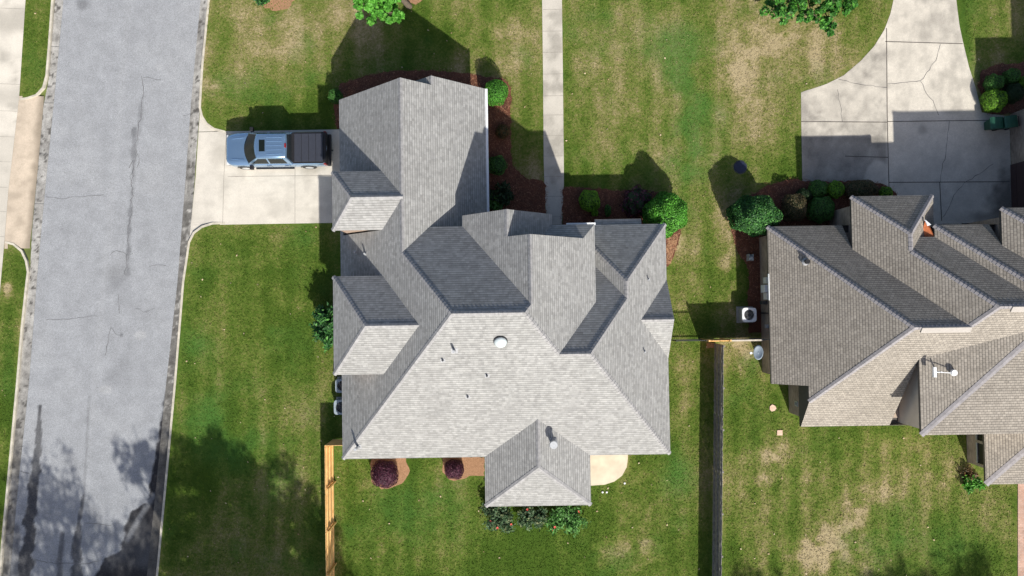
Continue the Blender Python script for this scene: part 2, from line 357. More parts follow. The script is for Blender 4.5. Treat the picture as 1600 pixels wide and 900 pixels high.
# ------------------------------------------------------------ street
road_l = pxline([(105, -160), (97, 0), (83, 150), (68, 300), (56, 430), (43, 600), (27, 750), (13, 900), (0, 1060)])
road_r = pxline([(320, -160), (312, 0), (298, 150), (287, 300), (276, 440), (258, 600), (243.5, 750), (228, 900), (214, 1060)])
def road_stain(PX, PY, X, Y):
    n = fbm(X, Y, .5, 4, 3); n2 = fbm(X, Y, 3, 4, 4)
    s = .16 * sstep(.45, .75, n2) * sstep(250, 500, PY)
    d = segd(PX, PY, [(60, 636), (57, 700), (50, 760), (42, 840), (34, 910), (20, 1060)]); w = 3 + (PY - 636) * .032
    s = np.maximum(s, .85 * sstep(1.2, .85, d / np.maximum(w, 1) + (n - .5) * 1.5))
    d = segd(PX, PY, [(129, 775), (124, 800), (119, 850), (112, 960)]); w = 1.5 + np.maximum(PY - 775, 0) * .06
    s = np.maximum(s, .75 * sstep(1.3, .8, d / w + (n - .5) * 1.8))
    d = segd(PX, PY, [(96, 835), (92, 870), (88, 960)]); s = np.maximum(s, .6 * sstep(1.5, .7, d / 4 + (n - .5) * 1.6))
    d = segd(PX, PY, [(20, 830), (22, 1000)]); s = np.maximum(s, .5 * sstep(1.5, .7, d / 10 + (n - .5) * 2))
    # dirt tongue growing in from the east gutter near the bottom
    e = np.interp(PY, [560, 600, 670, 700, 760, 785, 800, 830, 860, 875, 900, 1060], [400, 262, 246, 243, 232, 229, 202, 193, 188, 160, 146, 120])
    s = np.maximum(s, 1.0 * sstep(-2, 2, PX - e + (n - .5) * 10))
    d = segd(PX, PY, [(238, 775), (215, 812), (197, 845)]); s = s - .45 * sstep(7, 1, d)
    d = segd(PX, PY, [(208, 200), (207, 280), (201, 340), (197, 430)]); s = np.maximum(s, .42 * sstep(4.5, .5, d + (n - .5) * 9)); d = segd(PX, PY, [(222, 150), (214, 205), (208, 240)]); s = np.maximum(s, .22 * sstep(5, .5, d + (n - .5) * 9))
    d = segd(PX, PY, [(138, 620), (133, 700), (129, 790)]); s = np.maximum(s, .3 * sstep(3.2, .5, d + (n - .5) * 3))
    s = np.maximum(s, .25 * sstep(.9, .3, np.hypot((PX - 182) / 26, (PY - 430) / 34) + (n - .5) * .6))
    s = np.maximum(s, .6 * sstep(1, .2, np.hypot((PX - 188), (PY - 524) * .9) / 5 + (n - .5)))
    s = np.maximum(s, .7 * sstep(1, .2, np.hypot((PX - 228), (PY - 487)) / 4 + (n - .5)))
    s = np.maximum(s, .4 * sstep(1, .2, np.hypot((PX - 125), (PY - 4)) / 13 + (n - .5)))
    return np.clip(s, 0, 1)
def road_tint(PX, PY, X, Y):
    n = fbm(X, Y, .5, 3, 8)
    s = .6 * sstep(1.1, .7, np.hypot((PX - 217) / 11, (PY - 524) / 7.5) + (n - .5) * .5) + .5 * sstep(1.1, .7, np.hypot((PX - 162) / 12, (PY - 609) / 8) + (n - .5) * .5)
    s = s + .3 * sstep(1.2, .6, np.hypot((PX - 247) / 6, (PY - 104) / 6)) + .1 * sstep(8, 2, np.abs(PX - 160 + (PY - 450) * .09)) + .18 * sstep(.5, .8, fbm(X, Y, 2.5, 3, 12))
    return np.clip(s, 0, 1)
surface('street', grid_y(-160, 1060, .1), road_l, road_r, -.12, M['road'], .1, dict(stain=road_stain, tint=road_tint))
gl_l = pxline([(93, -160), (84, 0), (75, 118), (66, 165), (58, 255), (48, 360), (45, 425), (42, 440), (34, 510), (26.5, 600), (12.5, 750), (3, 850), (-1, 900), (-13, 1060)])
def gut_stain(k):
    def f(PX, PY, X, Y):
        n = fbm(X, Y, .22, 4, 20 + k); m = fbm(X, Y, 1.6, 4, 25 + k); m2 = vnoise(X * 6, Y, .6, 3)
        s = sstep(.38, .72, .3 * n + .5 * m + .2 * m2) * .7
        if k: s = np.maximum(s, .75 * sstep(280, 330, PY) * sstep(.35, .55, n + .12)); s = np.maximum(s, .85 * sstep(600, 720, PY))
        else: s = np.clip(s * .7 + .25 * sstep(500, 640, PY), 0, 1)
        s = np.maximum(s, .9 * sstep(.62, .7, n)); return np.clip(s, 0, 1)
    return f
surface('west_gutter', grid_y(-160, 1060, .1), gl_l, road_l, -.112, M['gutterpan'], .1, dict(stain=gut_stain(0)))
gr_r = pxline([(330.5, -160), (325.5, 0), (319.5, 60), (315.5, 100), (313, 140), (311.5, 168), (306, 230), (301.5, 300), (297, 350), (294, 379), (291.5, 400), (285.5, 440), (272.5, 600), (258.5, 750), (244.5, 900), (230.5, 1060)])
surface('east_gutter', grid_y(-160, 1060, .1), road_r, gr_r, -.112, M['gutterpan'], .1, dict(stain=gut_stain(1)))

def curb(name, pts, w=.13, z1=.012, z0=-.13):
    """kerb swept along a line of ground points, thickness to the left of the walk direction"""
    P = [G(*p).to_2d() for p in pts]; b = MB(); N = []
    for i in range(len(P)):
        d = (P[min(i + 1, len(P) - 1)] - P[max(i - 1, 0)]).normalized(); N.append(Vector((-d.y, d.x)))
    for i in range(len(P) - 1):
        a, c = P[i], P[i + 1]; a2 = a + N[i] * w; c2 = c + N[i + 1] * w
        b.quad((*a, z1), (*c, z1), (*c2, z1), (*a2, z1)); b.quad((*a2, z1), (*c2, z1), (*c2, z0), (*a2, z0)); b.quad((*c, z1), (*a, z1), (*a, z0), (*c, z0))
    return tag(b.build(name, M['kerb']), kind='structure')
M['kerb'] = plain('pale_kerb_concrete', (.46, .43, .36), .9, var=.22, scale=2.5)
curb('kerb', north[::-1]); curb('kerb', south[::-1] if False else [p for p in reversed(south)], w=.13)
curb('kerb', vl, w=.13) if False else curb('kerb', vl, .13)
curb('kerb', vl2[:], .13)

# sidewalk and driveway apron on the far left
def side_stain(PX, PY, X, Y):
    n = fbm(X, Y, 1.0, 4, 31); s = .55 * sstep(.55, .8, n)
    s = np.maximum(s, .5 * sstep(1.2, .4, np.abs(PY - 30) / 22 + (n - .5)) * sstep(1.4, .3, np.abs(PY - 30) / 40)); s = np.maximum(s, .35 * sstep(1, .2, np.abs(PY - 152) / 20))
    s = np.maximum(s, .28 * sstep(205, 215, PY)); return np.clip(s, 0, 1)
surface('sidewalk', grid_y(-160, 1060, .15), lambda y: -37.0, walk_edge, .008, M['concrete'], .3, dict(stain=side_stain))
apl = pxline([(30, 153), (13, 300), (7, 380)]); apr = pxline([(67, 153), (58, 255), (48.5, 350), (45, 380)])
def ap_stain(PX, PY, X, Y):
    n = fbm(X, Y, .8, 4, 33); e = np.interp(PY, [153, 255, 380], [67, 58, 46]); return np.clip(.8 * sstep(12, 0, e - PX + (n - .5) * 14) + .35 * sstep(.5, .8, n), 0, 1)
surface('driveway_apron', grid_y(150, 388, .08, xr=40), apl, apr, 0, M['concreteTan'], .1, dict(stain=ap_stain), zf=lambda X, Y: .002 - .105 * np.clip((X - X[:, :1]) / (X[:, -1:] - X[:, :1]), 0, 1) ** 2)

# ------------------------------------------------------------ driveways and paths
def strokes(name, lines, w, z, mat, jit=0.0, seed=0, zf=None):
    """thin lines on paving (joints, cracks) as one ribbon mesh"""
    r = random.Random(seed); b = MB()
    for pts in lines:
        P = [G(*p).to_2d() for p in pts]
        if jit:
            Q = []
            for a, c in zip(P[:-1], P[1:]):
                n = max(2, int((c - a).length / .22)); d = (c - a).normalized(); nn = Vector((-d.y, d.x))
                for i in range(n): Q.append(a.lerp(c, i / n) + nn * r.uniform(-jit, jit) * (1 if i else 0))
            P = Q + [P[-1]]
        else:
            Q = []
            for a, c in zip(P[:-1], P[1:]):
                n = max(1, int((c - a).length / .5)); Q += [a.lerp(c, i / n) for i in range(n)]
            P = Q + [P[-1]]
        prev = None
        for i, p in enumerate(P):
            d = (P[min(i + 1, len(P) - 1)] - P[max(i - 1, 0)]).normalized(); nn = Vector((-d.y, d.x))
            ww = w * (r.uniform(.5, 1.3) if jit else 1) / 2; zz = z if zf is None else zf(p)
            cur = ((*(p + nn * ww), zz), (*(p - nn * ww), zz))
            if prev: b.quad(prev[1], cur[1], cur[0], prev[0])
            prev = cur
    return tag(b.build(name, mat), kind='structure')
def dr_stain(PX, PY, X, Y):
    n = fbm(X, Y, 1.1, 4, 41); s = .3 * sstep(.45, .75, n) + .2 * sstep(.5, .8, fbm(X, Y * 3, 1.3, 3, 43)) + .25 * sstep(1.2, .3, np.hypot((PX - 490) / 30, (PY - 262) / 10))
    s = np.maximum(s, .3 * sstep(14, 0, PX - 303 + (PY - 200) * .07 + (n - .5) * 14)); s = np.maximum(s, .25 * sstep(1.2, .4, np.hypot((PX - 510) / 8, (PY - 235) / 30)))
    return np.clip(s, 0, 1)
dl = pxline([(317, 150)] + [(314, 168), (308, 204), (304, 275), (299, 350), (297, 380)])
yN = lambda: None
# driveway: mouth slopes from the lawn level to the gutter
mouth_n = pxline([(p[0] + 1, p[1]) for p in north if p[1] > 160] + [(352, 350)] )
ymid = G(352, 204.4)[1]; ymid2 = G(352, 350)[1]
edge_n = pxline([p for p in north if p[1] >= 168]); edge_s = pxline([p for p in south if p[1] <= 379])
XM = G(352, 275)[0]
def zmouth(X, Y): 
    t = np.clip((X - X[:, :1]) / np.maximum(XM - X[:, :1], .3), 0, 1); return -.108 + .116 * t * t * (3 - 2 * t)
surface('driveway', grid_y(204.4, 350.2, .1, xr=400), pxline([(309, 204.4), (304.5, 275), (297, 350)]), lambda y: G(545, 275)[0], .008, M['concrete'], .1, dict(stain=dr_stain), zf=zmouth)
surface('driveway_flare', grid_y(168, 204.4, .06, xr=352), pxline([(312, 168), (309, 204.4)]), lambda y: edge_n(y) , 0, M['concrete'], .1, dict(stain=dr_stain), zf=lambda X, Y: -.108 + .07 * np.clip((X - X[:, :1]) / 2, 0, 1))
surface('driveway_flare', grid_y(350, 379, .06, xr=345), pxline([(297, 350), (294, 379)]), lambda y: edge_s(y), 0, M['concrete'], .1, dict(stain=dr_stain), zf=lambda X, Y: -.108 + .07 * np.clip((X - X[:, :1]) / 2, 0, 1))
strokes('driveway_joint', [[(354, 206), (350, 275), (348, 349)], [(462, 206), (461, 275), (461, 349)], [(356, 276), (525, 274)]], .028, .0125, M['jointlight'])

wk_l = pxline([(845, -160), (847, 0), (848.5, 115), (849.5, 250), (851, 300), (854, 350)]); wk_r = pxline([(876, -160), (878, 0), (879.5, 115), (881, 260), (881, 290), (878, 350)])
surface('front_walk', grid_y(-160, 352, .15), wk_l, wk_r, .012, M['concrete'], .12, dict(stain=lambda PX, PY, X, Y: np.clip(.25 + .5 * sstep(.45, .75, fbm(X, Y, .9, 4, 51)), 0, 1)))
strokes('walk_joint', [[(848, y), (880, y - .5)] for y in (-18, 15, 49, 82, 116, 150, 180, 212, 244, 276, 307, 339)], .022, .016, M['jointlight'])

rd_l = pxline([(1400, -160), (1396, 0), (1391, 22), (1382, 46), (1366, 72), (1345, 95), (1318, 118), (1290, 132), (1262, 141), (1251.5, 143.5), (1252, 200), (1253.5, 284)])
rd_r = pxline([(1488, -160), (1494, 0), (1499, 40), (1505, 68), (1514, 105), (1524, 136), (1530, 160), (1534, 176), (1577, 182), (1580, 284)])
def rd_stain_shade(PX, PY, X, Y):
    n = .5 * fbm(X, Y, .6, 5, 61) + .3 * fbm(X, Y, 2.5, 3, 63) + .2 * fbm(X * 3, Y, .8, 3, 64); n2 = fbm(X, Y, .5, 4, 62)
    s = .4 * sstep(.4, .7, n) + .25 * (PX < 1386) * sstep(.4, .7, n2) + .1 * ((PX > 1386) ^ (PY > 67)) + .08 * (PY > 246)
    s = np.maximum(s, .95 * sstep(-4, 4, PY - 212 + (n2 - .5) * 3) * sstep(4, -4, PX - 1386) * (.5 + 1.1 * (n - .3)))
    s = np.maximum(s, .6 * sstep(-6, 6, PY - 255) * sstep(4, -4, PX - 1386)); s = np.where((PX > 1388) & (PY > 178), s * .35, s)  # stain thinned inside the roof's cast shadow, painting the shade on this slab lighter
    s = np.maximum(s, .9 * sstep(35, 5, np.hypot((PX - 1572) * 1.0, (PY - 310) * .45) + (n2 - .5) * 30)); s = np.maximum(s, .6 * sstep(14, 2, np.abs(PY - 338) + (n2 - .5) * 14) * sstep(1500, 1530, PX))
    s = np.maximum(s, .45 * sstep(12, 3, np.hypot(PX - 1441, PY - 203))); s = np.maximum(s, .28 * sstep(26, 6, np.abs(PX - 1310 + (PY - 140) * .2) + (n - .5) * 40) * (PY < 212))
    s = s - .5 * sstep(1.0, .8, np.hypot((PX - 1372) / 24, (PY - 283) / 36))
    return np.clip(s, 0, 1)
surface('neighbor_driveway', grid_y(-160, 352, .1, xr=1450), rd_l, rd_r, .014, M['concreteOld'], .1, dict(stain=rd_stain_shade))
strokes('slab_joint', [[(1385, 44), (1386, 182)], [(1386, 182), (1389, 300)], [(1383, 65), (1504, 68.5)], [(1386, 190), (1552, 188)], [(1388, 246), (1320, 244)], [(1389, 285), (1577, 284)], [(1468, 284), (1471, 345)], [(1252, 190), (1386, 191)]], .05, .019, M['joint'])
strokes('slab_crack', [[(1469, 69), (1462, 95), (1445, 118), (1438, 126), (1410, 129), (1386, 131)], [(1438, 127), (1447, 146), (1458, 158), (1466, 180)],
                       [(1483, 189), (1480, 215), (1478, 236), (1472, 262), (1469, 284)], [(1552, 256), (1530, 272), (1506, 286), (1490, 305), (1482, 325), (1472, 340)],
                       [(1308, 140), (1312, 160), (1316, 190)], [(1310, 124), (1340, 131), (1386, 137)]], .024, .021, M['crack'], jit=.05, seed=3)
# patio behind the house
P = [G(*q).to_2d() for q in [(905, 700), (980.5, 700), (981, 716), (979, 730), (972, 743), (960, 752), (945, 757), (925, 758.5), (905, 759)]][::-1]
b = MB(); b.prism([tuple(p) for p in P], -.02, .035); tag(b.build('patio', M['patio'] if 'patio' in M else plain('cream_patio_concrete', (.55, .49, .38), .85, var=.16, scale=1.2)), kind='structure')
M['gdoor'] = plain('dark_red_brown_door', (.06, .035, .035), .6, var=.1); b = MB(); q = [G(1590, 740).to_2d(), G(1590, 1000).to_2d(), G(1650, 1000).to_2d(), G(1650, 740).to_2d()]; b.prism([tuple(p) for p in q], -.02, .03)
tag(b.build('brick_path', M['brickpath']), kind='structure')

# street cracks
RZc = -.1145
strokes('street_crack', [[(219, 118), (222, 150), (219, 172), (214, 205), (211, 230), (207, 262), (204, 300)], [(205, 300), (203, 330), (199, 370), (196, 405), (194, 430)], [(211, 232), (216, 246), (212, 262)], [(207, 262), (201, 275), (203, 292)], [(206, 250), (200, 262)]], .026, RZc, M['crack'], jit=.09, seed=5)
strokes('street_crack', [[(170, 398), (180, 391), (192, 394), (198, 400), (206, 396)], [(232, 416), (245, 414), (258, 415)], [(172, 510), (168, 530), (162, 556)], [(172, 512), (178, 521), (188, 524)], [(183, 460), (185, 490)],
                         [(210, 482), (228, 488), (240, 482)], [(70, 307), (95, 310), (125, 307), (160, 304)], [(70, 500), (110, 498), (150, 494)], [(222, 120), (235, 121), (250, 124)], [(130, 818), (150, 819), (172, 822)],
                         [(50, 876), (85, 882), (130, 882), (152, 878)], [(30, 737), (44, 740)], [(285, 180), (298, 176)]], .035, RZc, M['hairline'], jit=.05, seed=6)
strokes('gutter_joint', [[(83 - (y * .0967) - 1, y), (97 - (y * .0967), y)] for y in (72, 160, 240, 318)] + [[(22, 700), (34, 698)], [(7, 836), (18, 835)]], .03, -.107, M['crack'])
strokes('sidewalk_joint', [[(-80, y - 4), (E_, y)] for y, E_ in ((14, 38), (132, 31), (174, 27), (214, 22), (253, 17), (293, 12), (331, 10), (370, 7))], .02, .0125, M['jointlight'])

# mulch beds: irregular low mounds
BEDS = []
def bed(name, pts, z=.03, mat='mulch', jit=1.6, seed=1, label=None):
    if name == 'mulch_bed': BEDS.append(pts)
    r = random.Random(seed); Q = []
    for a, c in zip(pts, pts[1:] + pts[:1]):
        L = math.hypot(c[0] - a[0], c[1] - a[1]); n = max(1, int(L / 5))
        for i in range(n):
            t = i / n; Q.append((a[0] + (c[0] - a[0]) * t + r.uniform(-jit, jit), a[1] + (c[1] - a[1]) * t + r.uniform(-jit, jit)))
    P = [G(*q) for q in Q]; bm = bmesh.new(); vs = [bm.verts.new((p.x, p.y, z)) for p in P]; f = bm.faces.new(vs)
    if f.normal.z < 0: f.normal_flip()
    bm.normal_update()
    if f.normal.z < 0: bmesh.ops.reverse_faces(bm, faces=[f])
    e = bmesh.ops.extrude_face_region(bm, geom=[f]); 
    for v in e['geom']:
        if isinstance(v, bmesh.types.BMVert): v.co.z = -.01
    bmesh.ops.recalc_face_normals(bm, faces=bm.faces[:]); bmesh.ops.triangulate(bm, faces=bm.faces[:])
    me = D.meshes.new(name); bm.to_mesh(me); bm.free(); me.materials.append(M[mat]); o = D.objects.new(name, me); COL.objects.link(o); return tag(o, kind='structure')
bed('mulch_bed', [(526, 200), (520, 160), (532, 132), (560, 121), (600, 112), (660, 110), (720, 113), (735, 116), (755, 120), (785, 122), (797, 134), (799, 160), (798, 205), (799, 240), (803, 262), (822, 279), (848, 282), (853, 290), (853, 345), (853, 372), (740, 372), (740, 200)], seed=2)
bed('mulch_bed', [(884, 292), (920, 294), (960, 297), (1000, 298), (1030, 300), (1060, 312), (1068, 340), (1062, 372), (1050, 405), (1040, 420), (1015, 420), (1015, 372), (880, 372), (878, 345), (880, 312), (879, 296)], seed=3)
bed('mulch_bed', [(1146, 372), (1135, 330), (1160, 312), (1200, 290), (1240, 279), (1252, 283), (1300, 284), (1340, 283), (1376, 286), (1400, 300), (1405, 345), (1300, 380), (1205, 390), (1180, 430), (1170, 420), (1150, 388)], seed=4)
bed('mulch_bed', [(1534, 150), (1528, 134), (1532, 112), (1560, 100), (1640, 95), (1640, 170), (1596, 176), (1552, 178), (1544, 176)], seed=5, z=.035)
bed('mulch_bed', [(1172, 400), (1168, 470), (1170, 520), (1206, 520), (1210, 400)], seed=15, z=.025)
bed('bare_soil_ring', [(580, 715), (580, 752), (595, 764), (615, 762), (632, 752), (640, 735), (634, 716)], .02, 'clay', seed=6)
bed('bare_soil_ring', [(691, 714), (693, 738), (703, 750), (722, 750), (740, 742), (757, 745), (757, 714)], .02, 'clay', seed=7)
bed('mulch_ring', [(400, -30), (402, 0), (415, 12), (432, 17), (450, 13), (460, 0), (462, -30)], .02, 'clay', seed=8)
bed('mulch_ring', [(612, -30), (622, -8), (636, 6), (650, 6), (660, 0), (668, -15), (665, -40)], .02, 'clay', seed=9)
bed('bare_soil_patch', [(1104, 536), (1118, 536), (1114, 545), (1104, 543)], .012, 'clay', seed=10)
0 and bed('bare_soil_patch', [(1129, 590), (1135, 592), (1134, 640), (1130, 720), (1128, 720)], .012, 'clay', seed=11)
bed('bare_soil_patch', [(1042, 370), (1060, 366), (1056, 390), (1046, 412), (1040, 412)], .036, 'clay', seed=13)

# ------------------------------------------------------------ roofs: blocks of planes, clipped against each other
def clip(poly, a, b, c):                                     # keep a*x+b*y+c >= 0
    out = []
    for i in range(len(poly)):
        p, q = poly[i], poly[(i + 1) % len(poly)]; dp = a * p[0] + b * p[1] + c; dq = a * q[0] + b * q[1] + c
        if dp >= 0: out.append(p)
        if (dp > 0 and dq < 0) or (dp < 0 and dq > 0): t = dp / (dp - dq); out.append((p[0] + (q[0] - p[0]) * t, p[1] + (q[1] - p[1]) * t))
    return out
def area(p): return abs(sum(p[i][0] * p[(i + 1) % len(p)][1] - p[(i + 1) % len(p)][0] * p[i][1] for i in range(len(p)))) / 2
EPS = 1e-6
def subtract(polys, hps):
    out = []
    for p in polys:
        rest = p
        for (a, b, c) in hps:
            o = clip(rest, -a, -b, -c)
            if len(o) > 2 and area(o) > 1e-5: out.append(o)
            rest = clip(rest, a, b, c)
            if len(rest) < 3 or area(rest) < 1e-5: rest = None; break
    return out
def same(p, q): return all(abs(u - v) < 1e-5 for u, v in zip(p, q))
def roofs(blocks, mats, root):
    """blocks: dict(part, rect, planes, z0); one mesh per part"""
    parts = {}
    for i, B in enumerate(blocks):
        x0, x1, y0, y1 = B['rect']; mb = parts.setdefault(B['part'], dict(v=[], f=[], uv=[], mi=[]))
        rect = [(x0, y0), (x1, y0), (x1, y1), (x0, y1)]
        def add(pts, uvs, mi):
            k = len(mb['v']); mb['v'] += pts; mb['f'].append(tuple(range(k, k + len(pts)))); mb['uv'] += uvs; mb['mi'].append(mi)
        for k, P in enumerate(B['planes']):
            poly = rect
            for l, Q in enumerate(B['planes']):
                if l != k: poly = clip(poly, Q[0] - P[0], Q[1] - P[1], Q[2] - P[2])
            poly = clip(poly, P[0], P[1], P[2] - B['z0'] + .0)
            if len(poly) < 3: continue
            pieces = [poly]
            for j, C in enumerate(blocks):
                if j == i: continue
                hp = []; ok = True
                for Q in C['planes']:
                    if same(P, Q):
                        if j > i: ok = False; break
                        continue
                    hp.append((Q[0] - P[0], Q[1] - P[1], Q[2] - P[2]))
                if not ok: continue
                u0, u1, w0, w1 = C['rect']; hp += [(1, 0, -u0), (-1, 0, u1), (0, 1, -w0), (0, -1, w1)]
                pieces = subtract(pieces, hp)
            g = math.hypot(P[0], P[1]); s = math.sqrt(1 + g * g)
            ux, uy = (-P[1] / g, P[0] / g) if g > 1e-6 else (1, 0); vx, vy = (P[0] / g, P[1] / g) if g > 1e-6 else (0, 1)
            for pc in pieces:
                A = [(x, y, P[0] * x + P[1] * y + P[2]) for x, y in pc]; add(A, [(x * ux + y * uy + 50, (x * vx + y * vy) * s + 50) for x, y in pc], 0)
        # fascia / gable faces and soffit
        zb = B['z0'] - .17 - .003 * i; ins = .003 * (i + 1)
        X0, X1, Y0, Y1 = x0 + ins, x1 - ins, y0 + ins, y1 - ins; R4 = [(X0, Y0), (X1, Y0), (X1, Y1), (X0, Y1)]
        hz = lambda x, y: max(B['z0'] - .02, min(P[0] * x + P[1] * y + P[2] for P in B['planes'])) - .004
        for e in range(4):
            if e in B.get('noside', ()): continue
            a, c = R4[e], R4[(e + 1) % 4]; n = 40; prev = a
            pts = [(a[0] + (c[0] - a[0]) * t / n, a[1] + (c[1] - a[1]) * t / n) for t in range(n + 1)]
            hi = [(x, y, hz(x, y)) for x, y in pts]
            for t in range(n):
                x, y = pts[t]; x2, y2 = pts[t + 1]
                q = [(x, y, zb), (x2, y2, zb), hi[t + 1], hi[t]]; add(q, [((w[0] + w[1]), w[2]) for w in q], 1)
        q = [(x, y, zb) for x, y in R4[::-1]]; add(q, [(w[0], w[1]) for w in q], 1)
    res = {}
    for nm, mb in parts.items():
        res[nm] = raw(nm[0] if isinstance(nm, tuple) else nm, mb['v'], mb['f'], mats, root, mb['uv'], mb['mi'])
    return res
def I3(*pl):
    A = []; Bv = []
    for q in pl:
        if q[0] == 'x': A.append([1, 0, 0]); Bv.append(q[1])
        elif q[0] == 'y': A.append([0, 1, 0]); Bv.append(q[1])
        elif q[0] == 'z': A.append([0, 0, 1]); Bv.append(q[1])
        else: A.append([-q[0], -q[1], 1]); Bv.append(q[2])
    return Vector(np.linalg.solve(A, Bv))
def caps(segs, mat, parent, w=.13, lift=.022):
    """ridge and hip caps: overlapping cap shingles along each line, laid on both planes"""
    for a, c, P, Q in segs:
        b = MB(); d = (c - a); L = d.length; d.normalize(); n = max(1, int(L / .2)); dirs = []
        for pl in (P, Q):
            nrm = Vector((-pl[0], -pl[1], 1)).normalized(); t = nrm.cross(d).normalized()
            if t.z > 0 or (abs(t.z) < 1e-6): t = -t
            dirs.append((t, nrm))
        up = (dirs[0][1] + dirs[1][1]).normalized()
        for i in range(n):
            p = a + d * (L * i / n); q = a + d * (L * (i + 1) / n + .0); lp = up * lift; lq = up * (lift - .014)
            for t, nrm in dirs:
                b.quad(p + lp, q + lq, q + t * w + nrm * (lift * .35), p + t * w + nrm * lift)
            b.quad(p + lp, p + dirs[0][0] * w + dirs[0][1] * lift, p + dirs[0][0] * w, p)
        b.build('ridge_cap', mat, parent)
def walls(rects, mat, root, name='wall', z0=-.05):
    b = MB()
    for i, (x0, x1, y0, y1, z1) in enumerate(rects):
        e = .004 * i; b.box(x0 + e, x1 - e, y0 + e, y1 - e, z0, z1 - .002 * i)
    return b.build(name, mat, root)
def window(root, x, y, z, w, h, axis, sgn, mat='white'):
    """window on a wall: axis 'x' wall plane at x facing sgn"""
    f = MB(); g = MB(); t = .05
    def bx(m, u0, u1, z0, z1, d0, d1):
        d0, d1 = sorted((d0 * sgn, d1 * sgn))
        if axis == 'x': m.box(x + d0, x + d1, y + u0, y + u1, z0, z1)
        else: m.box(x + u0, x + u1, y + d0, y + d1, z0, z1)
    for u0, u1, a, c in ((-w / 2, -w / 2 + .07, 0, h), (w / 2 - .07, w / 2, 0, h), (-w / 2 + .07, w / 2 - .07, 0, .07), (-w / 2 + .07, w / 2 - .07, h - .07, h), (-w / 2 + .07, w / 2 - .07, h / 2 - .03, h / 2 + .03)):
        bx(f, u0, u1, z + a, z + c, .0, t)
    bx(g, -w / 2 + .07, w / 2 - .07, z + .07, z + h - .07, -.02, .025)
    fo = g.build('window', M['glass'], root); f.build('frame', M[mat], fo); return fo
def door(root, x, y, w, h, axis, sgn, mat, name='garage_door', rows=4):
    b = MB()
    for k in range(rows):
        z0 = .02 + h * k / rows; z1 = .02 + h * (k + 1) / rows - .025; d0, d1 = sorted((0, .05 * sgn))
        if axis == 'x': b.box(x + d0, x + d1, y - w / 2, y + w / 2, z0, z1)
        else: b.box(x - w / 2, x + w / 2, y + d0, y + d1, z0, z1)
    return b.build(name, M[mat], root)

# ------------------------------------------------------------ gray-roofed house
pe, ps, ze, zh, pw, pge, pn, pp, pp2 = .934, .757, 2.904, 5.481, .907, .872, .78, .599, .698
xw, xge, ygW, ygE, xg2 = -9.74, -1.459, 11.78, 12.275, -4.229
xd1, y1n, y1s, xd2, y2n, y2s = -9.52, 7.2, 4.075, -9.519, 1.666, -3.494
ys_, ynm, yC, xcw, xce, xbe, yB = -8.442, 4.2, 4.763, -2.667, 2.044, 4.28, 3.403
xE, yEn, yF, xFw, yG, zG, xpw, xpe, yP = 8.575, 3.52, 4.45, 3.273, -.894, 4.56, -1.796, 4.096, -11.199
WP = (pw, 0, ze - pw * xw); GE = (-pge, 0, ze + pge * xge); SP = (0, ps, ze - ps * ys_); NP = (0, -pn, zh + pn * ynm); EP = (-pe, 0, ze + pe * xE)
EN = (0, -ps, ze + ps * yEn); BW = (pe, 0, zh - pe * xcw); BE = (-pe, 0, zh + pe * xbe); CE = (-pe, 0, zh + pe * xce)
FN = (0, -ps, ze + ps * yF); FW = (pe, 0, ze - pe * xFw)
d1 = [(pe, 0, zh - pe * xd1), (0, -ps, zh + ps * y1n), (0, ps, zh - ps * y1s)]; d2 = [(pe, 0, zh - pe * xd2), (0, -ps, zh + ps * y2n), (0, ps, zh - ps * y2s)]
GN = (0, -ps, zG + ps * yG); GS = (0, ps, zG - ps * yG); PW = (pp, 0, ze - pp * xpw); PE = (-pp, 0, ze + pp * xpe); PS = (0, pp2, ze - pp2 * yP)
zg2 = GE[0] * xg2 + GE[2]; G2W = (pge, 0, zg2 - pge * xg2); BAY = (0, -.5, 2.62 + .5 * 4.79)
houseL = empty('brick_house', (0, 0, 0), 'large house with a light gray shingle roof of many hips, beside the street', 'house')
bl = [dict(part='roof', rect=(xw, xbe, ys_, ynm), planes=[WP, SP, NP, BE], z0=ze),
      dict(part='roof', rect=(xcw, xbe, -.6, yB), planes=[BW, BE], z0=zh - .001),
      dict(part='roof', rect=(xcw, xce, 2.6, yC), planes=[BW, CE], z0=zh - .002),
      dict(part='garage_roof', rect=(xw, xge, 1.2, ygW), planes=[WP, GE], z0=ze),
      dict(part='garage_roof', rect=(xg2 - (zg2 - ze) / pge, xge, 8.5, ygE), planes=[G2W, GE], z0=ze),
      dict(part='roof', rect=(1.0, xE, ys_, yEn), planes=[EP, SP, EN], z0=ze),
      dict(part='roof', rect=(xFw, xE, -1.0, yF), planes=[FW, EP, FN], z0=ze),
      dict(part='roof', rect=(5.0, xE + .002, yG - (zG - ze) / ps, yG + (zG - ze) / ps), planes=[GN, GS], z0=ze),
      dict(part=('dormer', 1), rect=(xd1, -5.72, y1s, y1n), planes=d1, z0=zh), dict(part=('dormer', 2), rect=(xd2, -4.75, y2s, y2n), planes=d2, z0=zh),
      dict(part='sunroom_roof', rect=(xpw, xpe, yP, -6.0), planes=[PW, PE, PS], z0=ze),
      dict(part='bay_roof', rect=(4.62, 7.25, 4.2, 4.79), planes=[BAY], z0=2.62)]
RL = roofs(bl, [M['shingleL'], M['fasciaL']], houseL)
Z = ('z', ze); Zh = ('z', zh); v = lambda *a: I3(*a)
